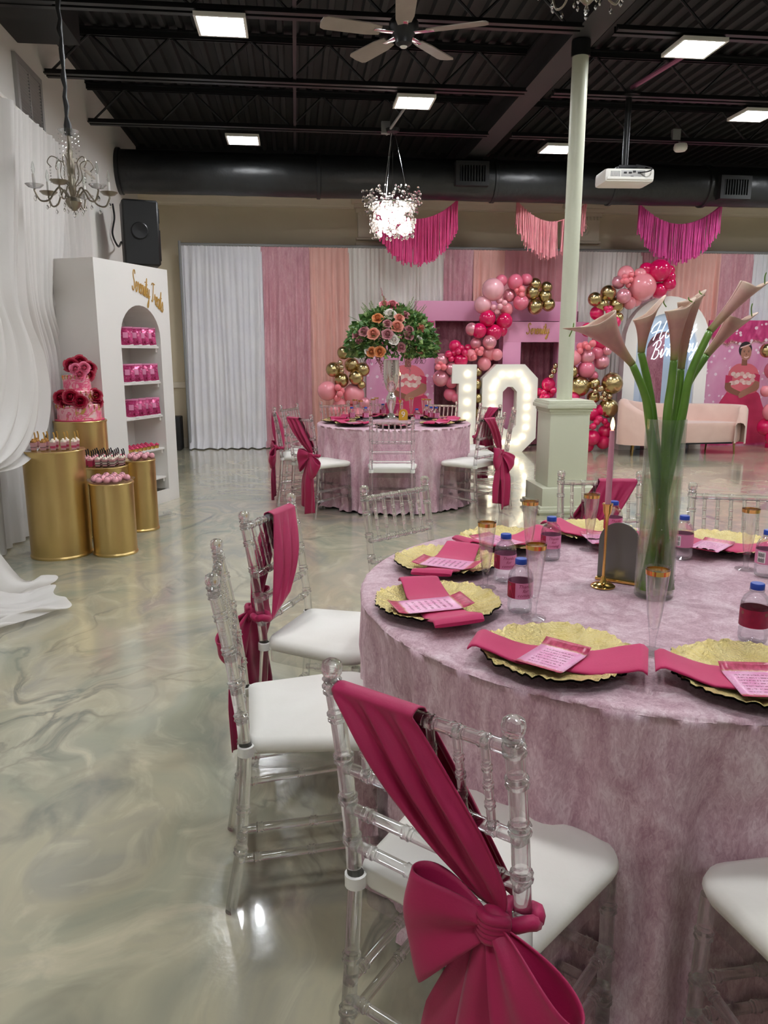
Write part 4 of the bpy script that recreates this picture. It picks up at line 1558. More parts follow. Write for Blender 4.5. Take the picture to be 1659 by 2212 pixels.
# ================================================================== photo wall: frames, prints, marquee, arch, sofa
def frame(name, label, x0, x1, zt_, leg, beam, y, d):
    t = thing(name, label, 'frame', ((x0 + x1) / 2, y, 0))
    hw = (x1 - x0) / 2
    MB().box((0, 0, zt_ - beam / 2), (hw * 2, d, beam), .003).build('crossbeam', M['pink_board'], t)
    MB().box((-hw + leg / 2, 0, (zt_ - beam) / 2), (leg, d, zt_ - beam), .003).build('leg', M['pink_board'], t)
    MB().box((hw - leg / 2, 0, (zt_ - beam) / 2), (leg, d, zt_ - beam), .003).build('leg', M['pink_board'], t)
    return t


f1x0, f1x1 = at_y(900, 655, 11.36).x, at_y(1248, 655, 11.36).x
zt1 = at_y(1000, 650, 11.36).z
zb1 = at_y(1000, 693, 11.36).z
frame('square_arch', 'larger pale pink square arch behind the balloon garland', f1x0, f1x1, zt1, .28, zt1 - zb1, 11.46, .2)
f2x0, f2x1 = at_y(1088, 700, 11.1).x, at_y(1272, 700, 11.1).x
zt2 = at_y(1150, 695, 11.1).z
zb2 = at_y(1150, 739, 11.1).z
t = frame('square_arch', 'smaller pale pink square arch with gold lettering', f2x0, f2x1, zt2, .27, zt2 - zb2, 11.22, .24)
c = MB()
xs = at_y(1162, 712, 11.09).x - (f2x0 + f2x1) / 2
script_on(c, 'Serenity', (xs, -.124, at_y(1162, 722, 11.09).z), (1, 0, 0), (0, 0, 1), .16, .008, narrow=.72)
c.build('lettering', M['gold_soft'], t)

# marquee digits
y10 = 10.9
ztop10 = at_y(1100, 787, 10.84).z
d1x0, d1x1 = at_y(975, 790, y10).x, at_y(1028, 790, y10).x
d0x0, d0x1 = at_y(1041, 790, y10).x, at_y(1160, 790, y10).x
bulb_me = MB().ball((0, 0, 0), .034, 12, 8)


def bulbs(parent, spots):
    first = None
    for x, z in spots:
        if first is None:
            first = MB().ball((0, -.09, 0), .034, 12, 8).build('bulb', M['bulb'], parent)
            first.location = (x, 0, z)
        else:
            o = first.copy()
            COL.objects.link(o)
            o.parent = parent
            o.location = (x, 0, z)


t = thing('marquee_digit', 'white marquee digit 1 with round bulbs', 'light', (d1x0, y10, 0))
w1 = d1x1 - d1x0
pts = [(w1, 0), (w1, ztop10), (0, ztop10), (0, ztop10 - .27), (.1, ztop10 - .27), (.1, 0)]
MB().prism(pts, -.07, .1).build('body', M['white_plastic'], t, smooth=False)
bulbs(t, [(w1 * .62, z) for z in (1.13, .93, .73, .53, .33, .13)])
t = thing('marquee_digit', 'white marquee digit 0 with a ring of round bulbs', 'light', (d0x0, y10, 0))
w0 = d0x1 - d0x0
ch = .2
outer = [(ch, 0), (w0 - ch, 0), (w0, ch), (w0, ztop10 - ch), (w0 - ch, ztop10), (ch, ztop10), (0, ztop10 - ch), (0, ch)]
i0, i1, c2 = w0 * .37, w0 * .63, .07
inner = [(i0 + c2, .32), (i1 - c2, .32), (i1, .32 + c2), (i1, ztop10 - .32 - c2), (i1 - c2, ztop10 - .32), (i0 + c2, ztop10 - .32), (i0, ztop10 - .32 - c2), (i0, .32 + c2)]
MB().ring_prism(outer, inner, -.07, .1).build('body', M['white_plastic'], t, smooth=False)
sp = []
cl, crr = w0 * .185, w0 * .815
for z in (.36, .5, .65, .8, .93):
    sp += [(cl, z), (crr, z)]
sp += [(w0 * .24, 1.02), (w0 * .35, 1.12), (w0 * .5, 1.12), (w0 * .66, 1.13), (w0 * .75, 1.03), (w0 * .24, .22), (w0 * .36, .14), (w0 * .5, .14), (w0 * .65, .14), (w0 * .76, .22)]
bulbs(t, sp)


# printed backdrops with a person photographed in a pink gown
def poly_print(mb, pts, y):
    n = len(pts)
    return mb.add([(x, y, z) for x, z in pts], [tuple(range(n))])


def smooth2(pts, n=5):
    q = spline([V((a, b, 0)) for a, b in pts] + [V((pts[0][0], pts[0][1], 0))], n)
    return [(v.x, v.y) for v in q[:-1]]


def ell(cx, cz, rx, rz, n=20):
    return [(cx + rx * cos(2 * pi * k / n), cz + rz * sin(2 * pi * k / n)) for k in range(n)]


def backdrop(label, x0, x1, zt_, y, m, gx, sc):
    t = thing('photo_backdrop', label, 'poster', ((x0 + x1) / 2, y, 0))
    hw = (x1 - x0) / 2
    MB().box((0, .015, zt_ / 2), (hw * 2, .03, zt_)).build('printed_panel', m, t, smooth=False)
    P = lambda pts: [(gx + a * sc, b * sc) for a, b in pts]

    def put(nm, m_, pts, k):
        poly_print(MB(), P(pts), -.001 - .0006 * k).build(nm, M[m_], t, smooth=False)
    put('printed_skirt', 'dress', smooth2([(-.27, .98), (.27, .98), (.42, .75), (.62, .3), (.66, .08), (.3, .03), (-.3, .03), (-.66, .08), (-.6, .3), (-.42, .75)], 4), 1)
    put('printed_shoulders', 'dress_light', smooth2([(-.3, 1.2), (-.26, 1.36), (-.14, 1.46), (0, 1.47), (.14, 1.46), (.27, 1.36), (.31, 1.2), (.26, .95), (-.26, .95)], 4), 2)
    put('printed_sleeve', 'dress', [(-.33, 1.27), (-.2, 1.25), (-.2, 1.13), (-.33, 1.12)], 3)
    put('printed_sleeve', 'dress', [(.33, 1.27), (.22, 1.3), (.2, 1.2), (.33, 1.14)], 3)
    rl_ = random.Random(4)
    for q in range(16):
        put('printed_lace', 'lace' if q % 2 else 'lace_pale', ell(-.2 + .4 * (q % 8) / 7 + rl_.uniform(-.02, .02), 1.2 + .07 * (q // 8) - .05 * (q // 8 == 0) + rl_.uniform(-.03, .03), .048, .04, 9), 4 + .05 * q)
    put('printed_arm', 'skin', smooth2([(-.33, 1.13), (-.22, 1.13), (-.2, 1.05), (.02, .95), (.05, .9), (.0, .88), (-.2, .94), (-.32, 1.02)], 4), 5)
    put('printed_arm', 'skin_light', smooth2([(.33, 1.14), (.24, 1.16), (.18, 1.08), (-.02, .97), (-.05, .88), (0, .86), (.18, .95), (.32, 1.02)], 4), 6)
    put('printed_neck', 'skin', [(-.05, 1.44), (.06, 1.44), (.05, 1.55), (-.05, 1.55)], 7)
    put('printed_hair', 'hair', ell(-.0, 1.72, .125, .14), 8)
    put('printed_face', 'skin_light', ell(.02, 1.66, .1, .13), 9)
    put('printed_hairband', 'lace', [(-.1, 1.76), (.08, 1.82), (.09, 1.80), (-.1, 1.735)], 10)
    put('printed_eye', 'hair', ell(-.02, 1.68, .018, .007, 10), 10)
    put('printed_eye', 'hair', ell(.065, 1.68, .018, .007, 10), 10)
    put('printed_brow', 'hair', ell(-.02, 1.705, .024, .004, 10), 10)
    put('printed_brow', 'hair', ell(.065, 1.705, .024, .004, 10), 10)
    put('printed_nose', 'skin', ell(.025, 1.635, .016, .016, 10), 10)
    put('printed_smile', 'lace', smooth2([(-.02, 1.6), (.025, 1.588), (.075, 1.605), (.06, 1.575), (.025, 1.565), (-.01, 1.575)], 3), 11)
    return t


xa, xb = at_y(792, 800, 11.2).x, at_y(938, 800, 11.2).x
g = at_y(885, 860, 11.2)
backdrop('pink printed backdrop of a person in a gown behind the far table', xa, xb, at_y(900, 693, 11.2).z, 11.22, M['print_a'], g.x - (xa + xb) / 2 - .03, .85)
xa, xb = at_y(1524, 800, 11.28).x, at_y(1690, 800, 11.28).x
g = at_y(1600, 860, 11.28)
backdrop('pink printed backdrop of a person in a gown behind the sofa', xa, xb, at_y(1600, 692, 11.28).z, 11.28, M['print_b'], g.x - (xa + xb) / 2, .86)

# white arch panel with stepped arches and neon words
ya = 10.95
xa, xb = at_y(1343, 800, ya).x, at_y(1522, 800, ya).x
zs = at_y(1430, 640, ya).z
t = thing('arch_backdrop', 'white round-topped panel with stepped pale arches behind the sofa', 'panel', ((xa + xb) / 2, ya, 0))
hw = (xb - xa) / 2


def arch_out(w_, zt_, n=18):
    return [(w_, 0)] + [(w_ * cos(pi * k / n), zt_ - w_ + w_ * sin(pi * k / n)) for k in range(n + 1)] + [(-w_, 0)]


M['arch_blue'] = mat('arch_blue', '#a9bbcf', 0.5)
M['arch_mid'] = mat('arch_mid', '#bccadb', 0.5)
rings = [(1.0, zs, 0.72, zs - .24, -.06, .1, 'white'), (.72, zs - .24, .56, zs - .38, -.02, .1, 'arch_mid'), (.56, zs - .38, .42, zs - .5, .02, .1, 'arch_blue')]
for k, (wo, zo, wi, zi, y0, y1, m) in enumerate(rings):
    MB().ring_prism(arch_out(hw * wo, zo), arch_out(hw * wi, zi), y0, y1).build('arch_step', M[m], t, smooth=False)
MB().prism([(-hw * .42, 0), (hw * .0, 0), (hw * .0, zs - .52), (-hw * .42, zs - .75)], .03, .08).build('inner_drape', M['drape_dark_mauve'], t, smooth=False)
MB().prism([(hw * .0, 0), (hw * .42, 0), (hw * .42, zs - .75), (hw * .0, zs - .52)], .03, .08).build('inner_board', M['arch_blue'], t, smooth=False)
nt = thing('neon_sign', 'white neon words fixed across the arch panel', 'sign', ((xa + xb) / 2, ya - .12, 0))
c = MB()
p1 = at_y(1455, 728, ya - .12)
p2 = at_y(1455, 768, ya - .12)
script_on(c, 'Happy', (p1.x - (xa + xb) / 2, 0, p1.z), (.985, 0, .17), (0, 0, 1), .255, .0062, slant=.25, narrow=1.12)
script_on(c, 'Birthday', (p2.x - (xa + xb) / 2, 0, p2.z), (.985, 0, .17), (0, 0, 1), .255, .0062, slant=.25, narrow=.86)
c.build('neon_tube', M['neon'], nt)
MB().tube([(-.3, .06, p1.z + .1), (-.3, .0, p1.z + .1)], .008, 6).build('standoff', M['chrome'], nt)
MB().tube([(.3, .06, p1.z + .1), (.3, .0, p1.z + .1)], .008, 6).build('standoff', M['chrome'], nt)

# loveseat: curved back, one high end
ys = 10.3
xa, xb = at_y(1338, 900, ys).x, at_y(1612, 900, ys).x
t = thing('loveseat', 'blush velvet loveseat with curved back and thin gold legs', 'sofa', ((xa + xb) / 2, ys, 0))
hw = (xb - xa) / 2
c = MB()


def seat_out(w_, d_, n=14):
    pts = []
    for k in range(n + 1):
        a = pi + pi * k / n
        pts.append((w_ * cos(a), d_ * .35 * sin(a) * .7))
    for k in range(n + 1):
        a = pi * k / n
        pts.append((w_ * cos(a), d_ * sin(a)))
    return pts


po = seat_out(hw * .93, .42)
n = len(po)
vs, fs = [], []
for z, s_ in ((.17, .97), (.2, 1.0), (.4, 1.0), (.435, .985), (.45, .95)):
    vs += [(x * s_, y * s_, z) for x, y in po]
for j in range(4):
    fs += [(j * n + k, j * n + (k + 1) % n, (j + 1) * n + (k + 1) % n, (j + 1) * n + k) for k in range(n)]
fs += [tuple(reversed(range(n))), tuple(4 * n + k for k in range(n))]
c.add(vs, fs)
c.build('seat', M['sofa'], t)
c = MB()


def backf(u, v):
    # v goes round a closed wall section
    a = pi * 1.57 * (1 - u) - .15 * pi
    hi = .7 + .1 * max(0, -cos(a)) ** 2 if a < pi else .8 - .36 * min(1, (a - pi) / (.42 * pi)) ** 1.1
    e = min(1, min(u, 1 - u) * 12 + .15)
    hi = .3 + (hi - .3) * (e ** .5)
    th = .065
    sec = [(-th, .16), (-th, hi - .05), (-th * .6, hi - .01), (0, hi), (th * .6, hi - .01), (th, hi - .05), (th, .16)]
    k = v * 6
    i = min(5, int(k))
    o_, z = [sec[i][q] + (sec[i + 1][q] - sec[i][q]) * (k - i) for q in (0, 1)]
    return V((cos(a) * (hw - th + o_), sin(a) * ((.46 if sin(a) > 0 else .3) + o_), z))


c.grid(backf, 64, 6)
c.build('backrest', M['sofa'], t)
for x, y in ((-hw * .78, -.06), (hw * .8, -.06), (-hw * .6, .34), (hw * .6, .34)):
    MB().tube([(x, y, .18), (x * 1.02, y * 1.1, 0)], [.016, .01], 10).build('leg', M['leg_gold'], t)
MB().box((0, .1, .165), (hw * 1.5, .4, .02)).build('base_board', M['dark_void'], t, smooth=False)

# ------------------------------------------------------------------ balloon garlands
KEY = {'g': ('balloon_gold', 'gold chrome balloon'), 'h': ('balloon_hot', 'hot pink balloon'), 'p': ('balloon_pink', 'pink balloon'), 'l': ('balloon_pale', 'pale pink balloon'),
       'c': ('balloon_coral', 'small coral balloon'), 'r': ('balloon_rose', 'rose balloon'), 'w': ('balloon_pearl', 'pearly pink balloon'), 'm': ('balloon_mini', 'tiny champagne gold balloon')}
bal_me = {}


def balloon(parent, cx, cy_, rpx, key, y, i):
    p = at_y(cx, cy_, y)
    r = rpx / FPX * (p - EYE).dot(FWD)
    m, lab = KEY[key]
    if m not in bal_me:
        c = MB()
        prof = [(0, -1.2), (.05, -1.19), (.06, -1.13), (.04, -1.09), (.12, -1.03)] + [(sin(pi * k / 12) * (1 - .06 * cos(pi * k / 12)), -cos(pi * k / 12) * 1.03) for k in range(2, 12)] + [(0, 1.03)]
        c.lathe(prof, 20)
        o = c.build('balloon', M[m], parent, sharp=0)
        bal_me[m] = o.data
    else:
        o = bpy.data.objects.new('balloon', bal_me[m])
        COL.objects.link(o)
        o.parent = parent
    o.location = p - parent.location
    o.scale = (r, r, r)
    random.seed(i * 7 + int(cx))
    o.rotation_euler = (random.uniform(-1.1, -.4) + pi, random.uniform(-.6, .6), random.uniform(-.5, .5))
    o['label'] = lab


def garland(label, items, y):
    t = thing('balloon_garland', label, 'balloons')
    lo = min(items, key=lambda q: -q[1])
    t.location = at_y(lo[0], lo[1], y)
    t.location.z = 0
    for i, (cx, cy_, r, key) in enumerate(items):
        balloon(t, cx, cy_, r, key, y - (.1 if r < 9 else 0) + .05 * ((i * 37) % 5 - 2) / 2, i)


G1 = [(1064.7, 625, 24, 'l'), (1043, 658, 19, 'l'), (1100, 638, 14, 'w'), (1113, 609, 17, 'r'), (1137.5, 604, 13, 'r'), (1083, 606, 13, 'r'), (1127, 625, 8, 'c'), (1120, 632, 6, 'c'), (1127, 637, 6.5, 'c'), (1116, 627, 5, 'c'),
      (1125, 653, 17, 'r'), (1155.6, 614, 13.5, 'g'), (1180, 621, 13, 'g'), (1149.5, 632, 15.5, 'g'), (1176, 640, 15.5, 'g'), (1155.6, 662.5, 16.5, 'g'), (1184.5, 657.6, 14.5, 'g'), (1079, 649, 7, 'l'), (1090, 654, 6, 'l'), (1066, 664, 6.5, 'l'), (1080, 662, 6.5, 'l'), (1074, 673, 6, 'l'),
      (1095, 668, 14, 'p'), (1053, 687, 18, 'h'), (1089, 692.6, 18, 'h'), (1035, 714, 16.5, 'h'), (1066, 718, 18, 'h'), (1083, 714, 13, 'h'), (1019, 711, 14, 'w'), (1028, 742, 13, 'w'), (1057, 739, 15.5, 'w'), (1018, 767, 13, 'p'), (1057, 764, 15.5, 'p'), (1073, 766, 13, 'p'), (1046, 785.5, 15, 'p'),
      (1037, 762, 7, 'c'), (1024, 772, 7, 'c'), (1031, 758, 6, 'c'), (1040, 754, 6, 'c'), (983, 748, 14, 'h'), (995, 778, 16, 'h'), (969, 765, 8, 'h'), (981, 764, 7, 'h'), (990, 759, 7, 'h'), (996, 752, 7.5, 'h'), (1004, 762, 7, 'h'), (975, 775, 7, 'h'), (1011, 752, 9, 'h'),
      (954, 778, 15, 'w'), (952, 817, 18, 'w'), (976, 796, 14, 'w'), (975, 826, 13, 'r'), (972, 852, 14, 'r'), (984, 860, 10, 'r'), (952, 783, 7.5, 'c'), (946, 793, 7, 'c'), (958, 793, 7.5, 'c'), (1031, 803, 11, 'g'), (1030, 830, 12, 'g'), (1033, 890, 12, 'g'), (1033, 860, 11, 'g')]
garland('balloon garland in pinks and gold climbing the square arches', G1, 10.98)
GM = [(1184.5, 830, 15, 'h'), (1165, 847, 9, 'h'), (1175, 848, 8, 'h'), (1189, 850, 9, 'h'), (1173, 858, 8, 'h'), (1181, 858, 7, 'h'), (1195, 843, 8, 'h'), (1196, 801, 7, 'm'), (1191, 812, 6, 'm'), (1200, 790, 6, 'm'), (1180, 880, 14, 'h'), (1178, 905, 14, 'h'), (1182, 930, 14, 'h'), (1180, 957, 14, 'h')]
garland('small hot pink balloon cluster between the digit 0 and the column', GM, 10.9)
G2 = [(1424, 584, 24, 'h'), (1396, 582, 15, 'h'), (1446, 585, 12, 'h'), (1445, 613, 15, 'h'), (1424, 627, 17, 'h'), (1448, 598, 11, 'h'), (1387, 619, 30, 'p'), (1352, 592, 18, 'p'), (1383, 592, 13, 'p'), (1336, 610, 14, 'w'), (1347, 639, 16, 'w'), (1360, 654, 14, 'p'), (1374, 650, 12, 'p'), (1349, 597, 6, 'c'), (1364, 593, 6, 'c'), (1353, 607, 7, 'c'), (1362, 604, 6, 'c'), (1357, 616, 6, 'c'), (1345, 607, 6, 'c'),
      (1314, 633, 17, 'g'), (1285, 646, 15, 'g'), (1299, 658, 15, 'g'), (1331, 659, 17, 'g'), (1336, 686, 11, 'g'), (1289, 676, 15, 'h'), (1328, 696, 13, 'h'), (1270, 712, 15, 'h'), (1299, 736, 21, 'h'), (1310, 667, 6, 'h'), (1318, 666, 6, 'h'), (1314, 674, 6, 'h'), (1254, 749, 9, 'c'), (1264, 745, 8, 'c'), (1271, 750, 7, 'c'), (1253, 758, 7, 'c'), (1280, 742, 8, 'c'),
      (1268, 770, 17, 'w'), (1299, 781, 17, 'w'), (1238, 773, 17, 'p'), (1290, 762, 14, 'r'), (1312, 757, 10, 'w'), (1266, 798, 19, 'r'), (1280, 812, 12, 'r'), (1236, 802, 13, 'g'), (1250, 834, 23, 'g'), (1322, 828, 23, 'g'), (1283, 828, 13, 'g'), (1282, 857, 14, 'g'), (1314, 881, 21, 'g'), (1286, 832, 5.5, 'm'), (1297, 839, 7, 'm'), (1286, 845, 6, 'm'), (1306, 850, 7, 'm'), (1317, 856, 6, 'm'), (1307, 862, 6, 'm'), (1299, 859, 5, 'm'),
      (1238, 860, 14, 'h'), (1279, 892, 17, 'h'), (1294, 905, 8, 'h'), (1306, 910, 7, 'h'), (1281, 921, 7, 'h'), (1270, 922, 6, 'h'), (1311, 917, 7, 'h'), (1289, 912, 7, 'h'), (1307, 932, 15, 'h'), (1279, 945, 17, 'h'), (1303, 955, 15, 'h'), (1268, 962, 15, 'h'), (1300, 885, 12, 'h')]
garland('balloon garland in pinks and gold from floor to white arch', G2, 10.72)
G0 = [(742, 762, 14, 'g'), (720, 798, 16, 'g'), (759.6, 788, 16, 'g'), (783.7, 798, 15, 'g'), (738, 821, 16, 'g'), (769, 815, 16, 'g'), (734.5, 783, 5.5, 'm'), (729.7, 793, 5, 'm'), (738, 793, 5.5, 'm'), (738, 801.6, 5.5, 'm'), (781, 831, 9, 'g'), (707.5, 844, 21, 'p'), (764.4, 851, 23, 'p'), (729.7, 837, 7.5, 'c'), (737.4, 844, 7.5, 'c'), (734.5, 851, 7, 'c'),
      (734.5, 872, 13, 'p'), (757, 888, 14, 'p'), (788.5, 870, 12, 'w'), (745, 900, 13, 'p'), (775, 893, 13, 'p'), (735, 926, 14, 'p'), (761, 930, 15, 'p'), (785, 925, 14, 'w'), (745, 950, 14, 'p'), (772, 955, 14, 'p'), (757, 964, 13, 'p'), (728, 860, 8, 'c'), (722, 885, 12, 'p'), (795, 900, 13, 'p')]
garland('pink and gold balloon cluster left of the far centrepiece', G0, 10.75)
G3 = [(1657, 757, 15, 'g'), (1655, 845, 12, 'p'), (1655, 922, 19, 'h'), (1668, 890, 20, 'p'), (1672, 800, 20, 'r'), (1672, 945, 18, 'h'), (1670, 965, 17, 'h')]
garland('balloons showing at the far right edge by the backdrop', G3, 10.9)

# ================================================================== round tables under velvet cloths
TZ = .765


def table_cloth(name, label, c, rad, m, seed, nf, dz=0.0):
    N = 288

    def fn(u, v):
        a = 2 * pi * u
        if v < .3:
            k = v / .3
            r = rad * k
            z = TZ + .0015 * fbm(r * cos(a) * 14, r * sin(a) * 14, seed) * (k > .05)
            return V((r * cos(a), r * sin(a), z))
        if v < .36:
            k = (v - .3) / .06
            return V(((rad + .012 * sin(k * pi / 2)) * cos(a), (rad + .012 * sin(k * pi / 2)) * sin(a), TZ - .012 * (1 - cos(k * pi / 2))))
        k = (v - .36) / .64
        z = (TZ - .012) * (1 - k) + .012
        f = .75 * (1 - 2 * abs(sin(nf * .5 * a + 1.1 * sin(3 * a + seed) + .35 * sin(4 * k + 5 * a)))) * (.5 + .8 * abs(fbm(a * 5, seed))) + .2 * sin(nf * a + 2 * sin(3 * a + seed)) + .35 * sin(nf * 1.7 * a + seed + 2.5 * sin(2 * a)) + .5 * fbm(a * 4, k * 1.2, seed)
        amp = .026 * min(1, k * 3.5) + .02 * k
        rr = rad + .012 + .03 * k + amp * (f - .75) + .006 * fbm(a * 14, k * 5, seed + 3)
        if z < .06:
            rr += .05 * (1 - z / .06) * (.6 + .4 * sin(nf * .8 * a + seed))
            z = max(.008, z + .014 * max(0, sin(nf * 2.3 * a)))
        return V((rr * cos(a), rr * sin(a), z))
    o = MB().grid(fn, N, 60, cu=True).build(name, m, sharp=0)
    o.location = (c[0], c[1], 0)
    return tag(o, label, 'tablecloth')


NC, NR = (.97, 1.98), .795
FC, FR = (.93, 7.33), .73
table_cloth('tablecloth', 'pink crushed velvet cloth over the round table nearest the camera', NC, NR, M['cloth_near'], 2, 26)
table_cloth('tablecloth', 'pink crushed velvet cloth over the farther round table', FC, FR, M['cloth_far'], 5, 23)

# ------------------------------------------------------------------ clear chiavari chair (faces +y, origin on the floor)
HX = .172


def post_y(z):
    pts = [(0, -.25), (.2, -.214), (.45, -.195), (.7, -.222), (.93, -.268)]
    for (a, b), (c_, d) in zip(pts, pts[1:]):
        if z <= c_:
            k = (z - a) / (c_ - a)
            return b + (d - b) * k
    return -.268


def turned(pts, r, rings, n=None, ring=1.28, w=.006):
    """rod along a path with turned double rings at given fractions"""
    c = MB()
    P = [V(p) for p in pts]
    L = sum((b - a).length for a, b in zip(P, P[1:]))
    ts = {0.0, 1.0}
    for t in rings:
        e = w / L
        for k in (-2.2, -1.6, -1.0, -.35, 0, .35, 1.0, 1.6, 2.2):
            ts.add(min(1, max(0, t + k * e)))
    for k in range(1, 10):
        ts.add(k / 10)
    ts = sorted(ts)
    rad = []
    for t in ts:
        q = r
        for g in rings:
            d = abs(t - g) * L / w
            if d < 2.0:
                q = max(q, r * (ring if (.5 < d < 1.4) else (1.12 if d <= .5 else 1.0)))
        rad.append(q)
    c.tube([interp(P, t) for t in ts], rad, 12)
    return c


def build_chair():
    t = thing('chiavari_chair', 'x', 'chair')
    zs_ = [0, .08, .2, .32, .45, .6, .75, .872]
    for s in (-1, 1):
        pts = spline([V((s * (HX + .006 * (1 - z)), post_y(z), z)) for z in zs_], 3)
        c = turned(pts, .0148, [.2, .33, .62, .72, .82, .92, .985])
        c.M = Mx.Translation((s * HX, post_y(.875), .87))
        c.lathe([(.013, 0), (.0175, .007), (.0135, .012), (.0175, .018), (.0188, .028), (.0165, .037), (.009, .042), (0, .043)], 14)
        c.build('back_post', M['acrylic'], t)
        c = turned([(s * .19, .145, .43), (s * .192, .15, .2), (s * .194, .155, 0)], .0145, [.2, .45, .7])
        c.build('front_leg', M['acrylic'], t)
        for z0, z1 in ((.17, .15), (.25, .235)):
            turned([(s * .192, .15, z0), (s * .178, post_y(z1), z1)], .0105, [.12, .5, .88]).build('side_stretcher', M['acrylic'], t)
        c = MB()
        c.M = Mx.Translation((s * (HX + .002), post_y(.455), .437))
        c.lathe([(.0165, 0), (.021, .002), (.021, .026), (.0165, .028)], 14, False)
        c.box((-s * .012, .03, .014), (.03, .03, .02), .004)
        c.build('cushion_strap', M['strap'], t)
    for z in (.858, .695, .61, .53):
        n = 6 if z > .65 else 3
        rg = [.14 + .72 * k / 5 for k in range(6)] if z > .65 else [.12, .37, .63, .88]
        turned([(-HX, post_y(z), z), (HX, post_y(z), z)], .0112, rg, ring=1.22).build('back_rail', M['acrylic'], t)
    for k in range(6):
        x = -HX + .344 * (.14 + .72 * k / 5)
        turned([(x, post_y(.858), .858), (x, post_y(.695), .695)], .0072, [.3, .5, .72], w=.004).build('spindle', M['acrylic'], t)
    for z in (.24, .155):
        turned([(-.192, .151, z), (.192, .151, z)], .0105, [.1, .35, .65, .9]).build('front_stretcher', M['acrylic'], t)
    turned([(-.178, post_y(.2), .2), (.178, post_y(.2), .2)], .0105, [.1, .5, .9]).build('rear_stretcher', M['acrylic'], t)

    def outline(e, n=7):
        cs = [(-.172 - e, -.185, .03), (.172 + e, -.185, .03), (.204 + e, .168 + e, .07), (-.204 - e, .168 + e, .07)]
        pts = []
        for k, (x, y, r_) in enumerate(cs):
            cx, cy_ = x - math.copysign(r_, x), y - math.copysign(r_, y)
            a0 = [pi, 1.5 * pi, 0, .5 * pi][k]
            for i in range(n):
                a = a0 + .5 * pi * i / (n - 1)
                pts.append((cx + r_ * cos(a), cy_ + r_ * sin(a)))
        return pts
    MB().slab(outline(0), .395, .435).build('seat_frame', M['acrylic_slab'], t)
    c = MB()
    lv = [(.436, .0, .96), (.44, .006, 1), (.455, .012, 1), (.47, .008, 1), (.478, -.008, .97), (.483, -.05, .8), (.486, -.12, .4)]
    rows = []
    for z, e, q in lv:
        rows.append([(x, y, z) for x, y in outline(max(e, -.02))] if e > -.03 else [(x * (1 + e / .2 * .9), y * (1 + e / .2 * .9) + .01 * 0, z) for x, y in outline(-.01)])
    n = len(rows[0])
    vs = [p_ for r_ in rows for p_ in r_]
    fs = [(j * n + k, j * n + (k + 1) % n, (j + 1) * n + (k + 1) % n, (j + 1) * n + k) for j in range(len(rows) - 1) for k in range(n)]
    fs += [tuple(reversed(range(n))), tuple((len(rows) - 1) * n + k for k in range(n))]
    c.add(vs, fs)
    o = c.build('cushion', M['cushion'], t, sharp=0)
    return t


CH = build_chair()
placed = []


def place_chair(mid, rz, label, group=None):
    """mid: point between the two back posts at finial height"""
    loc = V((mid[0] - sin(rz) * .262, mid[1] + cos(rz) * .262, 0))
    if not placed:
        CH.location = loc
        CH.rotation_euler = (0, 0, rz)
        CH['label'] = label
        o = CH
    else:
        o = dup(CH, loc, rz, label)
    o['group'] = group or 'clear chairs around the nearest table'
    placed.append(o)
    return loc, rz


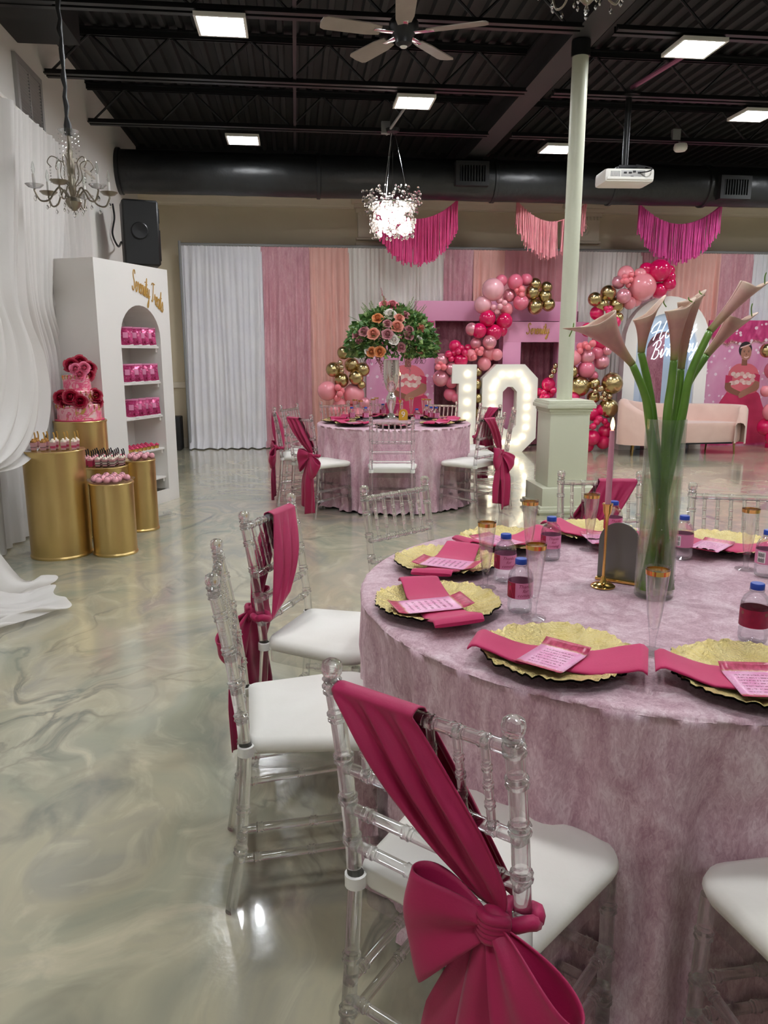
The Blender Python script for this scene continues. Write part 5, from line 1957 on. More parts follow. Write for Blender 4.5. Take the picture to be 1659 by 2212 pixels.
# ------------------------------------------------------------------ magenta sash tied round the right back post
def build_sash():
    t = thing('chair_sash', 'x', 'sash')

    def band(u, v):
        x0 = -.158 + .165 * u
        fold = .010 * sin(2 * pi * 2.6 * u + .8) + .005 * sin(2 * pi * 5.1 * u)
        F = V((.02 + .14 * u, post_y(.55) + .034, .6 - .06 * u))
        top = V((x0, post_y(.875) - .001, .8745))
        bt = V((x0, post_y(.86) - .019, .862))
        ft = V((x0, post_y(.86) + .018, .862))
        if v < .42:
            k = v / .42
            q = F.lerp(ft, k)
            q.y += fold * sin(pi * k) + .012 * sin(pi * k)
            return q
        if v < .5:
            k = (v - .42) / .08
            return ft.lerp(top, k) + V((0, .006 * sin(pi * k), .002))
        if v < .58:
            k = (v - .5) / .08
            return top.lerp(bt, k) + V((0, -.006 * sin(pi * k), .002))
        k = (v - .58) / .42
        cx = -.0755 + (.135 + .0755) * k ** .92
        wd = .165 * (1 + .08 * sin(pi * k) - .7 * k ** 5)
        z = .862 + (.575 - .862) * k - .075 * (u - .5) * sin(pi * min(1, k * .9)) * .6
        y = post_y(z) - .019 - .014 * k - .012 * sin(pi * k) - fold * sin(pi * min(1, .1 + k * .95)) * 1.1
        return V((cx + (u - .5) * wd, y, z))
    MB().grid(band, 30, 64).build('band', M['sash'], t, sharp=0, solid=.003)
    K = V((.148, post_y(.555) - .042, .555))
    c = MB()
    c.ball(K, .026, 14, 10, (1.1, .8, 1.1))
    for k in range(5):
        a = -.8 + k * .4
        c.tube(spline([K + V((-.026, -.006, .02 * a)), K + V((0, -.024, .022 * a + .004)), K + V((.026, -.004, .018 * a))], 4), .009, 6)
    ring = [V((HX + .026 * cos(a * pi / 8), post_y(.55) + .026 * sin(a * pi / 8), .552 + .006 * sin(a))) for a in range(17)]
    c.tube(ring, .012, 8)
    c.build('knot', M['sash'], t, sharp=0)

    def loop(dr, L, W_, T_, up, sd):
        dr, up = V(dr).normalized(), V(up).normalized()
        out = dr.cross(up).normalized()
        if out.y > 0:
            out = -out

        def fn(u, v):
            s = v
            e = sin(pi * s)
            p = K + dr * (L * e ** .8) + out * (T_ * sin(2 * pi * s) + .012) + V((0, 0, -.03)) * e * e
            wd = .02 + (W_ - .02) * e ** .7
            p += up * ((u - .5) * wd) + out * (.008 * sin(2 * pi * (1.5 * u + .2) + sd) * (1 - e * .5)) + dr * (.02 * sin(pi * u) * e)
            return p
        MB().grid(fn, 14, 36).build('loop', M['sash'], t, sharp=0, solid=.003)
    loop((-.95, -.12, -.12), .13, .2, .022, (-.1, 0, 1), 0)
    loop((.72, -.2, -.62), .15, .17, .026, (.62, 0, .78), 1.5)

    def tail(dx, dy, wd, zb, sd):
        def fn(u, v):
            z = K.z - (K.z - zb) * v
            w_ = .03 + (wd - .03) * min(1, v * 2.2) ** .7
            x = K.x + dx * min(1, v * 1.5) + (u - .5) * w_
            y = K.y + dy * min(1, v * 2) - .012 + .012 * sin(2 * pi * (1.3 * u) + sd + 2 * v) * min(1, .3 + v)
            return V((x, y, z + .03 * (u - .5) * v * (1 if sd > 1 else -1)))
        MB().grid(fn, 14, 24).build('tail', M['sash'], t, sharp=0, solid=.003)
    tail(-.06, -.01, .15, .1, .4)
    tail(.03, -.03, .14, .06, 2.2)
    return t


SA = build_sash()
sashes = []


def place_sash(pose, label, group):
    loc, rz = pose
    if not sashes:
        SA.location, SA.rotation_euler = loc, (0, 0, rz)
        SA['label'] = label
        o = SA
    else:
        o = dup(SA, loc, rz, label)
    o['group'] = group
    sashes.append(o)


GN, GF = 'magenta sashes on chairs at the nearest table', 'magenta sashes on chairs at the farther table'
a = place_chair((.17, 1.09), R(-43.5), 'clear acrylic chair in the foreground wearing a magenta sash')
place_sash(a, 'magenta sash with big bow on the foreground clear chair', GN)
place_chair((-.225, 1.93), R(-86), 'clear acrylic chair without sash, seen side on beside the foreground chair')
c_ = place_chair((-.11, 2.64), R(-116.5), 'clear acrylic chair with magenta sash, third along the near table on the left')
place_sash(c_, 'magenta sash knotted behind the third chair along the near table', GN)
place_chair((.39, 3.04), R(-143), 'clear acrylic chair without sash behind the gold chargers, beside the column')
e_ = place_chair((1.33, 3.2), R(171), 'clear acrylic chair with magenta sash behind the taper candle')
place_sash(e_, 'magenta sash hanging on the chair behind the taper candle', GN)
place_chair((1.74, 2.80), R(161), 'clear acrylic chair without sash to the right behind the lily vase')
place_chair((.955, .77), R(3), 'clear acrylic chair cropped by the lower right corner')

far = [(262, 'clear chair with its back to the camera at the middle of the far table', 0), (217, 'clear chair with magenta sash at front left of the far table', 1), (312, 'clear chair with magenta sash at front right of the far table', 1),
       (181, 'clear chair with magenta sash at the left side of the far table', 1), (152, 'clear chair half hidden behind the left sashed chair of the far table', 0), (117, 'clear chair beyond the far table before the pink balloons', 0),
       (87, 'clear chair with a magenta sash behind the flower vase', 1), (55, 'clear chair beyond the far table before the lit numeral one', 0), (22, 'clear chair with magenta sash before the lit zero', 1), (346, 'plain clear chair at the right side of the far table by the column', 0)]
for dg_, lab, sh in far:
    an = R(dg_)
    rr = FR + .42
    mid = (FC[0] + rr * cos(an), FC[1] + rr * sin(an))
    pz = place_chair(mid, an + pi / 2, lab, 'clear chairs around the farther table')
    if sh:
        place_sash(pz, 'magenta sash tied on the ' + lab.replace('clear chair with magenta sash', 'chair').replace('clear chair with a magenta sash', 'chair'), GF)


# ------------------------------------------------------------------ place settings
def build_charger():
    t = thing('charger_plate', 'x', 'plate')
    random.seed(11)
    N = 140
    edge = [.163 + .006 * fbm(3 * cos(2 * pi * k / N) * 2.2, 3 * sin(2 * pi * k / N) * 2.2, 1) + .003 * sin(2 * pi * k / N * 31) * fbm(k * .3, 2) + random.uniform(-.0022, .0022) for k in range(N)]

    def mk(dz, grow):
        def fn(u, v):
            k = int(round(u * N)) % N
            a = 2 * pi * u
            f = v
            r = edge[k] * f * (1 + grow)
            q = r / .163
            z = .007 if q < .5 else .007 + .02 * ((q - .5) / .5) ** 1.3
            z += (.0035 * fbm(cos(a) * 5, sin(a) * 5, 4) + .006 * sin(a * 31 + 9 * fbm(cos(a) * 2, sin(a) * 2)) + .01 * fbm(cos(a) * 9, sin(a) * 9, 7)) * max(0, q - .55)
            z += .0012 * noise.noise(V((r * cos(a) * 90, r * sin(a) * 90, 0)))
            return V((r * cos(a), r * sin(a), z + dz))
        return MB().grid(fn, N, 16, cu=True)
    mk(0, 0).build('gold_face', M['gold_leaf'], t, sharp=0)
    mk(-.0045, .008).build('underside', M['charger_under'], t, sharp=0)
    return t


CHG = build_charger()


def napkin_mesh(L, W_):
    c = MB()

    def sec(u, v):
        s = (u - .5) * L
        a_ = abs(s)
        z = .0165 + (.027 * max(0, (a_ - .07) / .1) ** 1.2 if a_ < .17 else .027 * 1.0 - .9 * (a_ - .17) ** 1.0 * .9)
        ang = 2 * pi * v
        e = 1 - .05 * sin(6 * s * 5)
        yy = W_ / 2 * math.copysign(abs(cos(ang)) ** .35, cos(ang)) * e
        th = .0045 * math.copysign(abs(sin(ang)) ** .6, sin(ang))
        tw = .004 * sin(s * 14) * cos(ang)
        return V((s, yy, z + th + tw + .003 * fbm(s * 9, yy * 9, 2)))
    c.grid(sec, 40, 20, cv=True)
    n = 41
    vs = [sec(0, k / 20) for k in range(20)]
    c.add(vs, [tuple(range(20))])
    vs = [sec(1, k / 20) for k in range(20)]
    c.add(vs, [tuple(reversed(range(20)))])
    return c


NAP = tag(napkin_mesh(.365, .118).build('napkin', M['napkin'], sharp=0), 'x', 'napkin')


def card_mesh(w_, h_):
    def fn(u, v):
        return V(((u - .5) * w_, (v - .5) * h_, .0012 + .012 * max(0, (v - .78) / .22) ** 1.6 + .006 * max(0, (.15 - v) / .15) ** 2))
    return MB().grid(fn, 6, 24, uv=True)


CARD = tag(card_mesh(.106, .15).build('menu_card', M['menu'], sharp=0, solid=.0008), 'x', 'card')
CARD_L = tag(card_mesh(.1, .2).build('menu_card', M['menu'], sharp=0, solid=.0008), 'x', 'card')
CARD_D = {}


def build_flute():
    t = thing('champagne_flute', 'x', 'glass')
    MB().lathe([(0, 0), (.0315, .0), (.0315, .002), (.012, .006), (.0075, .012), (.0072, .03), (.0115, .055), (.0165, .09), (.0235, .16), (.0262, .195), (.0255, .195), (.0228, .16), (.0158, .09), (.0108, .058), (.0, .05)], 28).build('bowl', M['flute'], t)
    MB().lathe([(.0254, .18), (.0258, .186), (.02615, .1905)], 28, False).build('gold_band', M['gold'], t)
    MB().lathe([(.0256, .1948), (.0264, .1948), (.0266, .1962), (.0256, .1962)], 28, False).build('rim', M['flute'], t)
    return t


FLU = build_flute()


def build_bottle(back=False):
    t = thing('water_bottle', 'x', 'bottle')
    prof = [(0, .004), (.024, .0), (.029, .003), (.0315, .01), (.032, .022), (.0305, .026), (.032, .03), (.0305, .035), (.0315, .04), (.0315, .083), (.032, .088), (.031, .097), (.026, .109), (.018, .118), (.0135, .123), (.0135, .128), (0, .128)]
    MB().lathe(prof, 28).build('bottle_body', M['bottle'], t)
    MB().lathe([(.0135, .1235), (.0165, .1235), (.0165, .126), (.0135, .126)], 20, False).build('neck_ring', M['bottle'], t)
    MB().lathe([(.0152, .127), (.0156, .128), (.0156, .139), (.014, .141), (0, .141)], 24).build('cap', M['blue_cap'], t)
    rl = .0322
    MB().lathe([(rl, .041), (rl, .083)], 36, False).build('label', M['label_red'] if back else M['label_pink'], t)

    def bend(vs, a0, z0):
        return [((rl + .0003) * sin(a0 + x / rl), -(rl + .0003) * cos(a0 + x / rl), z0 + y) for x, y, _ in vs]
    if not back:
        vs, fs = text_geo('Thanks\nfor\ncoming!', .0125, .35)
        MB().add(bend(vs, .35, .0625), fs).build('lettering', M['ink'], t, smooth=False)
        c = MB()
        c.grid(lambda u, v: V(((rl + .0002) * sin(-1.5 + u * 1.05), -(rl + .0002) * cos(-1.5 + u * 1.05), .0415 + v * .041)), 8, 1)
        c.build('label_photo', M['label_red'], t, smooth=False)
        c = MB()
        sk = bend([(a * .011, b * .026, 0) for a, b in [(-1, -.6), (1, -.6), (.5, .1), (.35, .5), (-.35, .5), (-.5, .1)]], -.95, .06)
        c.add([(x * 1.01, y * 1.01, z) for x, y, z in sk], [tuple(range(6))])
        c.build('label_figure', M['dress'], t, smooth=False)
        c = MB()
        sk = bend([(.0035 * cos(k * pi / 5), .0035 * sin(k * pi / 5), 0) for k in range(10)], -.95, .0765)
        c.add([(x * 1.01, y * 1.01, z) for x, y, z in sk], [tuple(range(10))])
        c.build('label_face', M['skin'], t, smooth=False)
        # contents panel with bar pattern on the far side
        c = MB()
        c.grid(lambda u, v: V(((rl + .0002) * sin(2.2 + u * .75), -(rl + .0002) * cos(2.2 + u * .75), .045 + v * .034)), 6, 1)
        c.build('contents_panel', M['white'], t, smooth=False)
        c = MB()
        for i in range(11):
            for j in range(2):
                a0 = 2.27 + i * .055
                z0 = .047 + j * .016
                c.add([((rl + .0005) * sin(a0 + q), -(rl + .0005) * cos(a0 + q), z) for q, z in ((0, z0), (.03, z0), (.03, z0 + .011 + .003 * (i % 3 == 0)), (0, z0 + .011 + .003 * (i % 3 == 0)))], [(0, 1, 2, 3)])
        c.build('contents_print', M['ink_black'], t, smooth=False)
    else:
        vs, fs = text_geo('10', .026, 0)
        MB().add(bend(vs, 0, .064), fs).build('lettering', M['ink'], t, smooth=False)
        c = MB()
        for sgn in (-1, 1):
            sk = bend([(.004 * cos(k * pi / 5), .0045 * sin(k * pi / 5), 0) for k in range(10)], sgn * .85, .074)
            c.add(sk, [tuple(range(10))])
        c.build('label_face', M['skin'], t, smooth=False)
    return t


BOT, BOT10 = build_bottle(), build_bottle(True)
firsts = {}


def put(proto, loc, rz, label, group, tilt=None):
    loc = V(loc)
    if proto.name not in firsts:
        firsts[proto.name] = 1
        proto.location = loc
        proto.rotation_euler = (0, 0, rz)
        proto['label'] = label
        o = proto
    else:
        o = dup(proto, loc, rz, label)
    if group:
        o['group'] = group
    return o


ZT = TZ + .004
# px of plate centre, napkin ends, card centre, card (short/long), words that single the setting out
sets = [((1205, 1415), (1032, 1398), (1380, 1442), (1193, 1415), 0, 'in front of the foreground chair'),
        ((945, 1305), (903, 1262), (985, 1350), (930, 1302), 1, 'at the left rim of the near table'),
        ((965, 1215), (1012, 1183), (938, 1250), (968, 1213), 1, 'second from the left rim of the near table'),
        ((1095, 1168), (1008, 1170), (1172, 1152), (1080, 1165), 1, 'behind the pair of water bottles'),
        ((1275, 1150), (1203, 1137), (1375, 1170), (1300, 1162), 1, 'behind the dark arched table sign'),
        ((1560, 1176), (1490, 1168), (1650, 1188), (1532, 1177), 1, 'right of the lily vase'),
        ((1628, 1462), (1455, 1450), (1790, 1490), (1640, 1470), 0, 'by the red labelled bottle')]
for (pc, na, nb, cc_, long_, wd) in sets:
    p = at_z(*pc, ZT + .012)
    put(CHG, (p.x, p.y, ZT), random.uniform(0, 6), 'gold ruffled charger plate ' + wd, 'gold chargers on the near table')
    a, b = at_z(*na, ZT + .04), at_z(*nb, ZT + .04)
    d = b - a
    m_ = V((p.x, p.y, 0)).lerp((a + b) / 2, .35)
    put(NAP, (m_.x, m_.y, ZT), math.atan2(d.y, d.x), 'folded magenta napkin on the charger ' + wd, 'magenta napkins on the near table')
    q = at_z(*cc_, ZT + .03)
    rad_ = V((NC[0] - p.x, NC[1] - p.y, 0))
    put(CARD_L if long_ else CARD, (q.x, q.y, ZT + .0235), math.atan2(rad_.y, rad_.x) - pi / 2 + random.uniform(-.1, .1), 'glittery pink menu card on the napkin ' + wd, 'menu cards on the near table')

near_bottles = [((1122, 1320), 'water bottle nearest the camera on the left, with flute before it'), ((1090, 1254), 'water bottle between two gold chargers at the left'), ((1188, 1208), 'water bottle standing alone left of the dark sign'),
                ((1322, 1166), 'water bottle half hidden behind the dark arched sign'), ((1472, 1205), 'water bottle just right of the lily vase showing a contents panel'), ((1652, 1244), 'water bottle cut by the right edge, back of the near table')]
for i, (q, lab) in enumerate(near_bottles):
    p = at_z(*q, TZ + .002)
    put(BOT, (p.x, p.y, TZ + .0025), R(-14 - 4 * i) if i < 4 else pi - .5, lab, 'water bottles on the near table')
p = at_z(1624, 1386, TZ + .002)
put(BOT10, (p.x, p.y, TZ + .0025), R(-35), 'water bottle with dark red label 10 at the right edge', None)
near_flutes = [((1408, 1408), 'clear champagne flute in front of the lily vase'), ((1152, 1335), 'clear flute overlapping the nearest left water bottle'), ((1048, 1270), 'clear flute before the second gold charger'), ((1141, 1208), 'clear flute left of the lone water bottle'),
               ((1272, 1188), 'clear flute left of the taper candle'), ((1610, 1230), 'clear flute right of the lily vase at the far side')]
for q, lab in near_flutes:
    p = at_z(*q, TZ + .002)
    put(FLU, (p.x, p.y, TZ + .0025), 0, lab, 'champagne flutes on the near table')

# dark arched table sign
b0, b1 = at_z(1290, 1250, TZ), at_z(1378, 1264, TZ)
d = b1 - b0
wS = d.length
hS = at_y(1335, 1131, (b0.y + b1.y) / 2).z - TZ
t = thing('table_sign', 'dark mirrored arched table sign on a slim gold base', 'sign', ((b0.x + b1.x) / 2, (b0.y + b1.y) / 2, TZ + .002), math.atan2(d.y, d.x))
rS = wS / 2
MB().prism([(-rS, .006)] + [(rS * cos(pi - pi * k / 20), hS - rS + rS * sin(pi - pi * k / 20)) for k in range(21)] + [(rS, .006)], -.003, .003).build('board', M['sign_dark'], t, smooth=False)
MB().box((0, 0, .004), (wS + .004, .034, .008), .002).build('base', M['gold'], t)

# candle and holder
pb = at_z(1302, 1268, TZ)
zc = at_y(1311, 1108, pb.y).z - TZ
zk = at_y(1320, 932, pb.y).z - TZ
t = thing('candle_holder', 'slim polished gold candle holder with round foot', 'candlestick', (pb.x, pb.y, TZ + .002))
MB().lathe([(0, 0), (.034, 0), (.0345, .003), (.028, .008), (.012, .012), (.008, .02), (.0065, .03), (.0, .032)], 32).build('foot', M['gold'], t)
MB().lathe([(.0045, .028), (.0038, .08), (.0038, zc - .03), (.006, zc - .012), (.0115, zc), (.0135, zc + .02), (.015, zc + .022), (.015, zc + .025), (.009, zc + .024), (0, zc + .012)], 24).build('stem', M['gold'], t)
t = thing('taper_candle', 'tall dusty pink taper candle with a glowing flame tip', 'candle', (pb.x, pb.y, TZ + .002))
MB().lathe([(0, zc + .013), (.0085, zc + .013), (.0078, zk - .06), (.0065, zk), (.0035, zk + .002), (0, zk - .004)], 20).build('wax', M['candle'], t)
MB().lathe([(0, zk), (.004, zk + .004), (.0062, zk + .014), (.0045, zk + .026), (.001, zk + .036), (0, zk + .037)], 16).build('flame', M['flame'], t)

# ------------------------------------------------------------------ lily vase
vb = at_z(1411, 1288, TZ)
vh = at_y(1432, 906, vb.y).z - TZ
vr = .0515
t = thing('cylinder_vase', 'tall clear glass cylinder vase with water and dotted crystals', 'vase', (vb.x, vb.y, TZ + .002))
MB().lathe([(0, .0), (vr - .003, 0), (vr, .003), (vr, vh), (vr - .0035, vh), (vr - .0035, .014), (0, .012)], 48).build('glass_wall', M['glass'], t)
wl = at_y(1425, 1040, vb.y - vr).z - TZ
MB().lathe([(0, .0145), (vr - .004, .0145), (vr - .004, wl), (0, wl)], 48).build('water', M['water'], t)
c = MB()
random.seed(9)
for k in range(46):
    a = random.uniform(0, 2 * pi)
    c.ball(((vr + .0006) * cos(a), (vr + .0006) * sin(a), random.uniform(.02, vh * .85)), random.uniform(.0012, .0026), 6, 4)
c.build('crystal_dots', M['crystal'], t, smooth=False)['kind'] = 'stuff'


def lily(label, stem_px, base_px, mouth_px, r1, tip_px, dep, opening=0.0, twist=0.0, slant=.35):
    """stem rises from the vase floor, spathe opens at its end"""
    Y = vb.y + dep
    sp_ = [at_y(a, b, Y) for a, b in stem_px]
    B, C = at_y(*base_px, Y), at_y(mouth_px[0], mouth_px[1], Y)
    tp = at_y(*tip_px, Y)
    t = thing('calla_lily', label, 'flower', (sp_[0].x, sp_[0].y, TZ + .02))
    o0 = V(t.location)
    bx_ = max(-.036, min(.036, (vb.x + .012 - sp_[0].x) * 1.1))
    bottom = V((vb.x + bx_, vb.y - dep * .6, TZ + .024))
    path = spline([bottom, sp_[0].lerp(bottom, .45), sp_[0]] + sp_[1:] + [B], 7)
    n = len(path)
    c = MB()
    c.M = Mx.Translation(-o0)
    c.tube(path, [.0135 - .0045 * k / n for k in range(n)], 12)
    c.build('stem', M['green'], t, sharp=0)
    ax = (C - B)
    L = ax.length
    ax.normalize()
    sdir = (tp - C)
    sdir = (sdir - ax * sdir.dot(ax))
    sdir = sdir.normalized() if sdir.length > 1e-4 else RGT
    bn = ax.cross(sdir)

    def fn(u, v):
        a = -pi * 1.05 + 2.1 * pi * u + twist
        r = .0085 + (r1 - .0085) * v ** 1.7
        r *= 1 + .06 * (u - .5)
        tipw = max(0, cos(a - 0)) ** 3
        rim = v ** 3
        ln = L * v * (1 + 0) + rim * (slant * r1 * cos(a)) + rim * tipw * (tp - C).length * .55
        rr = r * (1 + .35 * rim * tipw + .18 * rim * (1 + cos(2 * a)) * .5) * (1 + opening * rim)
        q = B + ax * ln + sdir * (rr * cos(a)) + bn * (rr * sin(a))
        if v > .92 and tipw > .6:
            q += (tp - C) * .25 * tipw * (v - .92) / .08
        return q - o0
    MB().grid(fn, 36, 30, uv=True).build('spathe', M['lily'], t, sharp=0, solid=.0016)
    c = MB()
    c.M = Mx.Translation(-o0)
    e = B + ax * L * 1.0 + sdir * r1 * 1.2 + (tp - C) * .6
    c.tube(spline([e, e.lerp(tp, .6), tp + sdir * .006 + V((0, 0, .004))], 4), [.0015] * 8 + [.0005], 6)
    c.build('tip', M['green'], t)
    c = MB()
    c.M = Mx.Translation(-o0)
    c.tube([B + ax * .01, B + ax * L * .8], [.005, .003], 8)
    c.build('spadix', M['yellow'], t)


lily('calla lily leaning left, pale mouth wide open', [(1402, 905), (1392, 850)], (1366, 787), (1290, 695), .043, (1243, 697), .012, slant=.2)
lily('upright slender calla lily left of the neon words', [(1411, 905), (1400, 830)], (1385, 762), (1394, 682), .025, (1430, 648), .03, slant=.5)
lily('pink calla lily before the neon words, in front', [(1441, 905), (1450, 830)], (1456, 778), (1464, 668), .026, (1482, 645), -.02, slant=.2)
lily('cream pink calla lily just behind the front pink one', [(1459, 905), (1467, 840)], (1471, 797), (1489, 648), .024, (1506, 630), .012, slant=.3)
lily('longest calla lily pointing to the upper right', [(1472, 905), (1491, 810)], (1533, 716), (1618, 618), .021, (1652, 588), -.008, slant=.2)
lily('shorter calla lily under the longest one at right', [(1463, 905), (1486, 830)], (1526, 768), (1589, 690), .023, (1622, 655), .03, slant=.3)

# ------------------------------------------------------------------ far table setting
far_names = 'charger on the farther table'
FAR_W = ('at the front middle of the far table', 'at the front left of the far table', 'at the front right of the far table', 'at the left side of the far table', 'at the back left of the far table', 'before the pink balloons, far table', 'right behind the far flower vase', 'before the lit numeral one, far table', 'before the lit zero, far table', 'on the column side of the far table')
for i, dg_ in enumerate([262, 217, 312, 181, 152, 117, 87, 55, 22, 346]):
    an = R(dg_)
    p = (FC[0] + .53 * cos(an), FC[1] + .53 * sin(an), ZT)
    put(CHG, p, i * 1.3, 'gold charger plate ' + FAR_W[i], 'gold chargers on the farther table')
    put(NAP, p, an + pi / 2 + random.uniform(-.3, .3), 'folded magenta napkin ' + FAR_W[i], 'magenta napkins on the farther table')
    put(CARD_L, (p[0], p[1], ZT + .0235), an + pi / 2 + random.uniform(-.2, .2), 'pink menu card on the napkin ' + FAR_W[i], 'menu cards on the farther table')
for i, q in enumerate([(760, 911), (790, 911), (827, 902), (900, 915), (921, 905), (931, 910), (942, 911)]):
    p = at_z(*q, TZ)
    put(BOT, (p.x, p.y, TZ + .0025), R(-10), 'small water bottle, %s from the left on the farther table' % NTH[i], 'water bottles on the farther table')
for i, q in enumerate([(767, 904), (779, 907), (806, 902), (813, 898), (888, 900), (915, 902), (926, 903)]):
    p = at_z(*q, TZ)
    put(FLU, (p.x, p.y, TZ + .0025), 0, 'clear champagne flute, %s from the left on the farther table' % NTH[i], 'champagne flutes on the farther table')
vb2 = at_z(845, 905, TZ)
vt = at_y(842, 778, vb2.y).z - TZ
t = thing('trumpet_vase', 'tall mirrored glass trumpet vase on the farther table', 'vase', (vb2.x, vb2.y, TZ + .002))
h = vt
MB().lathe([(0, 0), (.085, .0), (.085, .008), (.05, .02), (.028, .05), (.022, .1 * h), (.03, .16 * h), (.042, .24 * h), (.052, .33 * h), (.05, .38 * h), (.03, .43 * h), (.028, .46 * h), (.055, .52 * h), (.075, .64 * h), (.082, .8 * h), (.08, .92 * h), (.083, h), (.08, h), (.076, .9 * h), (.05, .53 * h), (0, .5 * h)], 28).build('vase_body', mat('mirror_glass', '#e8dfd8', .08, .75), t)
c = MB()
for k in range(28):
    a = 2 * pi * k / 28
    for j in range(9):
        if k % 7 == 0:
            c.ball((.083 * cos(a), .083 * sin(a), h * (.58 + .045 * j)), .006, 5, 4)
c.build('crystal_dots', M['crystal'], t, smooth=False)['kind'] = 'stuff'

ctr = at_y(846, 735, vb2.y)
t = thing('flower_arrangement', 'large dome of peach and pink roses with green foliage in the trumpet vase', 'flowers', (ctr.x, ctr.y, ctr.z))
random.seed(21)


def leaf_at(c, p, d, s_, wd=.45):
    d = V(d).normalized()
    sd_ = d.cross(V((random.uniform(-1, 1), random.uniform(-1, 1), random.uniform(-1, 1)))).normalized()
    nn = d.cross(sd_)
    a, b, m1, m2, tp_ = p, p + d * s_ * .5 + nn * s_ * .1, p + d * s_ * .45 + sd_ * s_ * wd, p + d * s_ * .45 - sd_ * s_ * wd, p + d * s_ + nn * -.1 * s_
    c.add([a, m1, tp_, b, m2], [(0, 1, 3), (1, 2, 3), (0, 3, 4), (3, 2, 4)])


dark, light = MB(), MB()
RX, RZ = .40, .33
for k in range(2600):
    th = random.uniform(0, 2 * pi)
    ph = random.uniform(-.4, 1.0)
    rr = math.sqrt(max(0, 1 - max(0, ph) ** 2)) * random.uniform(.75, 1.1)
    p = V((RX * rr * cos(th), RX * rr * sin(th) * .95, RZ * ph * random.uniform(.8, 1.05) - .03))
    d = V((cos(th) * rr, sin(th) * rr, .6 * ph - .15 + random.uniform(-.5, .5)))
    leaf_at(dark if random.random() < .6 else light, p, d, random.uniform(.03, .075))
dark.build('foliage', M['leaf'], t, smooth=False)['kind'] = 'stuff'
for k in range(70):
    th = random.uniform(0, 2 * pi)
    el = random.uniform(-.3, 1.1)
    d = V((cos(th) * cos(el), sin(th) * cos(el), sin(el)))
    b0_ = V((d.x * RX * .8, d.y * RX * .8, d.z * RZ * .85))
    tip_ = b0_ + d * random.uniform(.1, .2) + V((0, 0, random.uniform(-.06, .04)))
    light.tube([b0_, tip_], .002, 4)
    for j in range(12):
        q = b0_.lerp(tip_, j / 12)
        for sgn in (-1, 1):
            sd_ = d.cross(V((0, 0, 1))).normalized() * sgn
            leaf_at(light, q, d * .6 + sd_, .035 * (1.2 - j / 14), .18)
light.build('fern_sprays', M['leaf_light'], t, smooth=False)['kind'] = 'stuff'
c = MB()
for k in range(26):
    th = random.choice([random.uniform(3.5, 4.2), random.uniform(5.2, 6.0)])
    p = V((.3 * cos(th), .3 * sin(th), -.08))
    pts = [p]
    for j in range(5):
        p = p + V((random.uniform(-.03, .03), random.uniform(-.03, .02), -.03))
        pts.append(p)
    c.tube(pts, .002, 4)
c.build('trailing_twigs', M['twig'], t)['kind'] = 'stuff'
c = MB()
p0 = at_y(833, 660, vb2.y) - ctr
for j in range(26):
    k = j / 26
    q = p0 + V((-.045 * k, 0, .16 * k))
    c.ball(q + V((random.gauss(0, .012 * (1 - k)), random.gauss(0, .012), 0)), .012 * (1.1 - k), 6, 4)
c.tube([p0 + V((.02, 0, -.1)), p0 + V((-.047, 0, .17))], .003, 5)
c.build('flower_spike', M['rose_mauve'], t)
for dx_, dz_ in ((.115, -.16), (-.16, -.17)):
    c = MB()
    for j in range(40):
        k = j / 40
        c.ball((dx_ + .03 * k + random.gauss(0, .016 * (1.1 - k)), -.3 + random.gauss(0, .014), dz_ - .17 * k), .009 * (1.25 - k), 5, 4)
    c.build('drooping_spike', M['rose_mauve'], t)
fl = [(815.5, 686, 'o', 1), (842.5, 677, 'w', 1.1), (858, 704, 'p', 1.15), (806, 720, 'p', 1.1), (837, 721, 'm', 1), (786, 715, 'm', .95), (770, 723, 'm', .9), (884, 723, 'm', .95), (851, 733, 'w', .95), (837, 698, 'm', .8), (848, 657, 'k', 1.1), (830, 656, 'k', .9), (863, 686, 'p', .9), (885, 711, 'm', .8),
      (802, 760, 'o', .9), (820, 759, 'o', 1), (867, 750, 'm', .9), (908, 753, 'p', .9), (910, 707, 'p', .85), (876, 679, 'm', .8), (906, 731, 'w', .6), (775, 735, 'm', .7), (795, 757, 'w', .7), (920, 712, 'p', .6)]
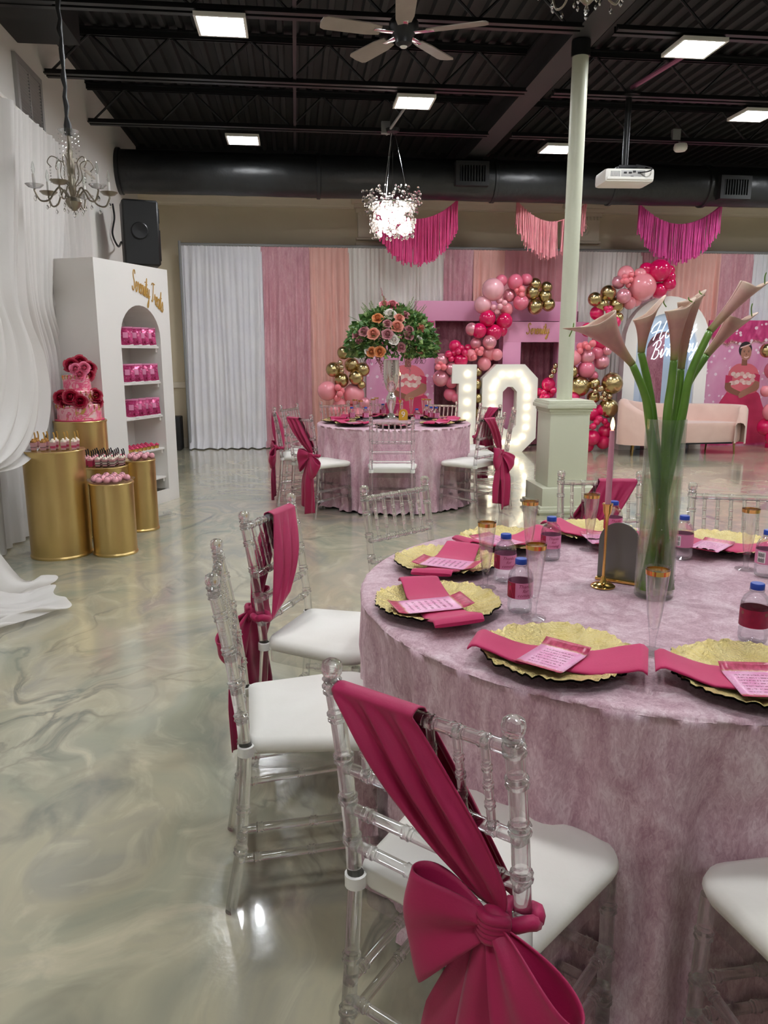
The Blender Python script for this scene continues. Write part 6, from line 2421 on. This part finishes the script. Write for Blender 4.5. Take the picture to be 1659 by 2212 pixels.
fm = {'o': ('rose_orange', 'orange rose'), 'w': ('rose_white', 'white rose'), 'p': ('rose_peach', 'peach rose'), 'm': ('rose_mauve', 'dusty mauve rose'), 'k': ('rose_pink', 'pink rose')}
for x, y, k, s_ in fl:
    q = at_y(x, y, vb2.y)
    dx, dz = (q.x - ctr.x) / RX, (q.z - ctr.z) / RZ
    dy = math.sqrt(max(.05, 1 - min(.95, dx * dx + max(0, dz) ** 2)))
    p = at_y(x, y, vb2.y - RX * dy * 1.13) - ctr
    rose('rose', fm[k][0], t, p, .041 * s_, V((dx * .8, -1.2, .5 + dz * .6)), fm[k][1])

# yellow number sign and taper on the far table
p = at_z(871, 908, TZ)
t = thing('number_sign', 'small yellow arched table number 9 on the farther table', 'sign', (p.x, p.y, TZ + .002), R(-6))
MB().prism([(-.045, .0)] + [(.045 * cos(pi - pi * k / 12), .07 + .04 * sin(pi - pi * k / 12)) for k in range(13)] + [(.045, .0)], -.008, .008).build('board', M['yellow'], t, smooth=False)
vs, fs = text_geo('9', .085)
c = MB()
c.M = Mx.Translation((0, -.009, .055)) @ Mx.Rotation(pi / 2, 4, 'X')
c.add(vs, fs).build('lettering', M['white'], t, smooth=False)
p = at_z(864, 903, TZ)
zc2, zk2 = at_y(864, 868, p.y).z - TZ, at_y(865, 812, p.y).z - TZ
t = thing('candle_holder', 'small gold candle holder beside the trumpet vase', 'candlestick', (p.x, p.y, TZ + .002))
MB().lathe([(0, 0), (.035, 0), (.03, .006), (.008, .012), (.005, .03), (.004, zc2 - .02), (.014, zc2), (.015, zc2 + .02), (.009, zc2 + .018), (0, zc2 + .01)], 20).build('stem', M['gold'], t)
t = thing('taper_candle', 'pale pink taper candle beside the far flower vase', 'candle', (p.x, p.y, TZ + .002))
MB().lathe([(0, zc2 + .011), (.009, zc2 + .011), (.007, zk2), (0, zk2 + .001)], 16).build('wax', M['candle'], t)
MB().lathe([(0, zk2 + .001), (.006, zk2 + .014), (.004, zk2 + .028), (0, zk2 + .036)], 12).build('flame', M['flame'], t)
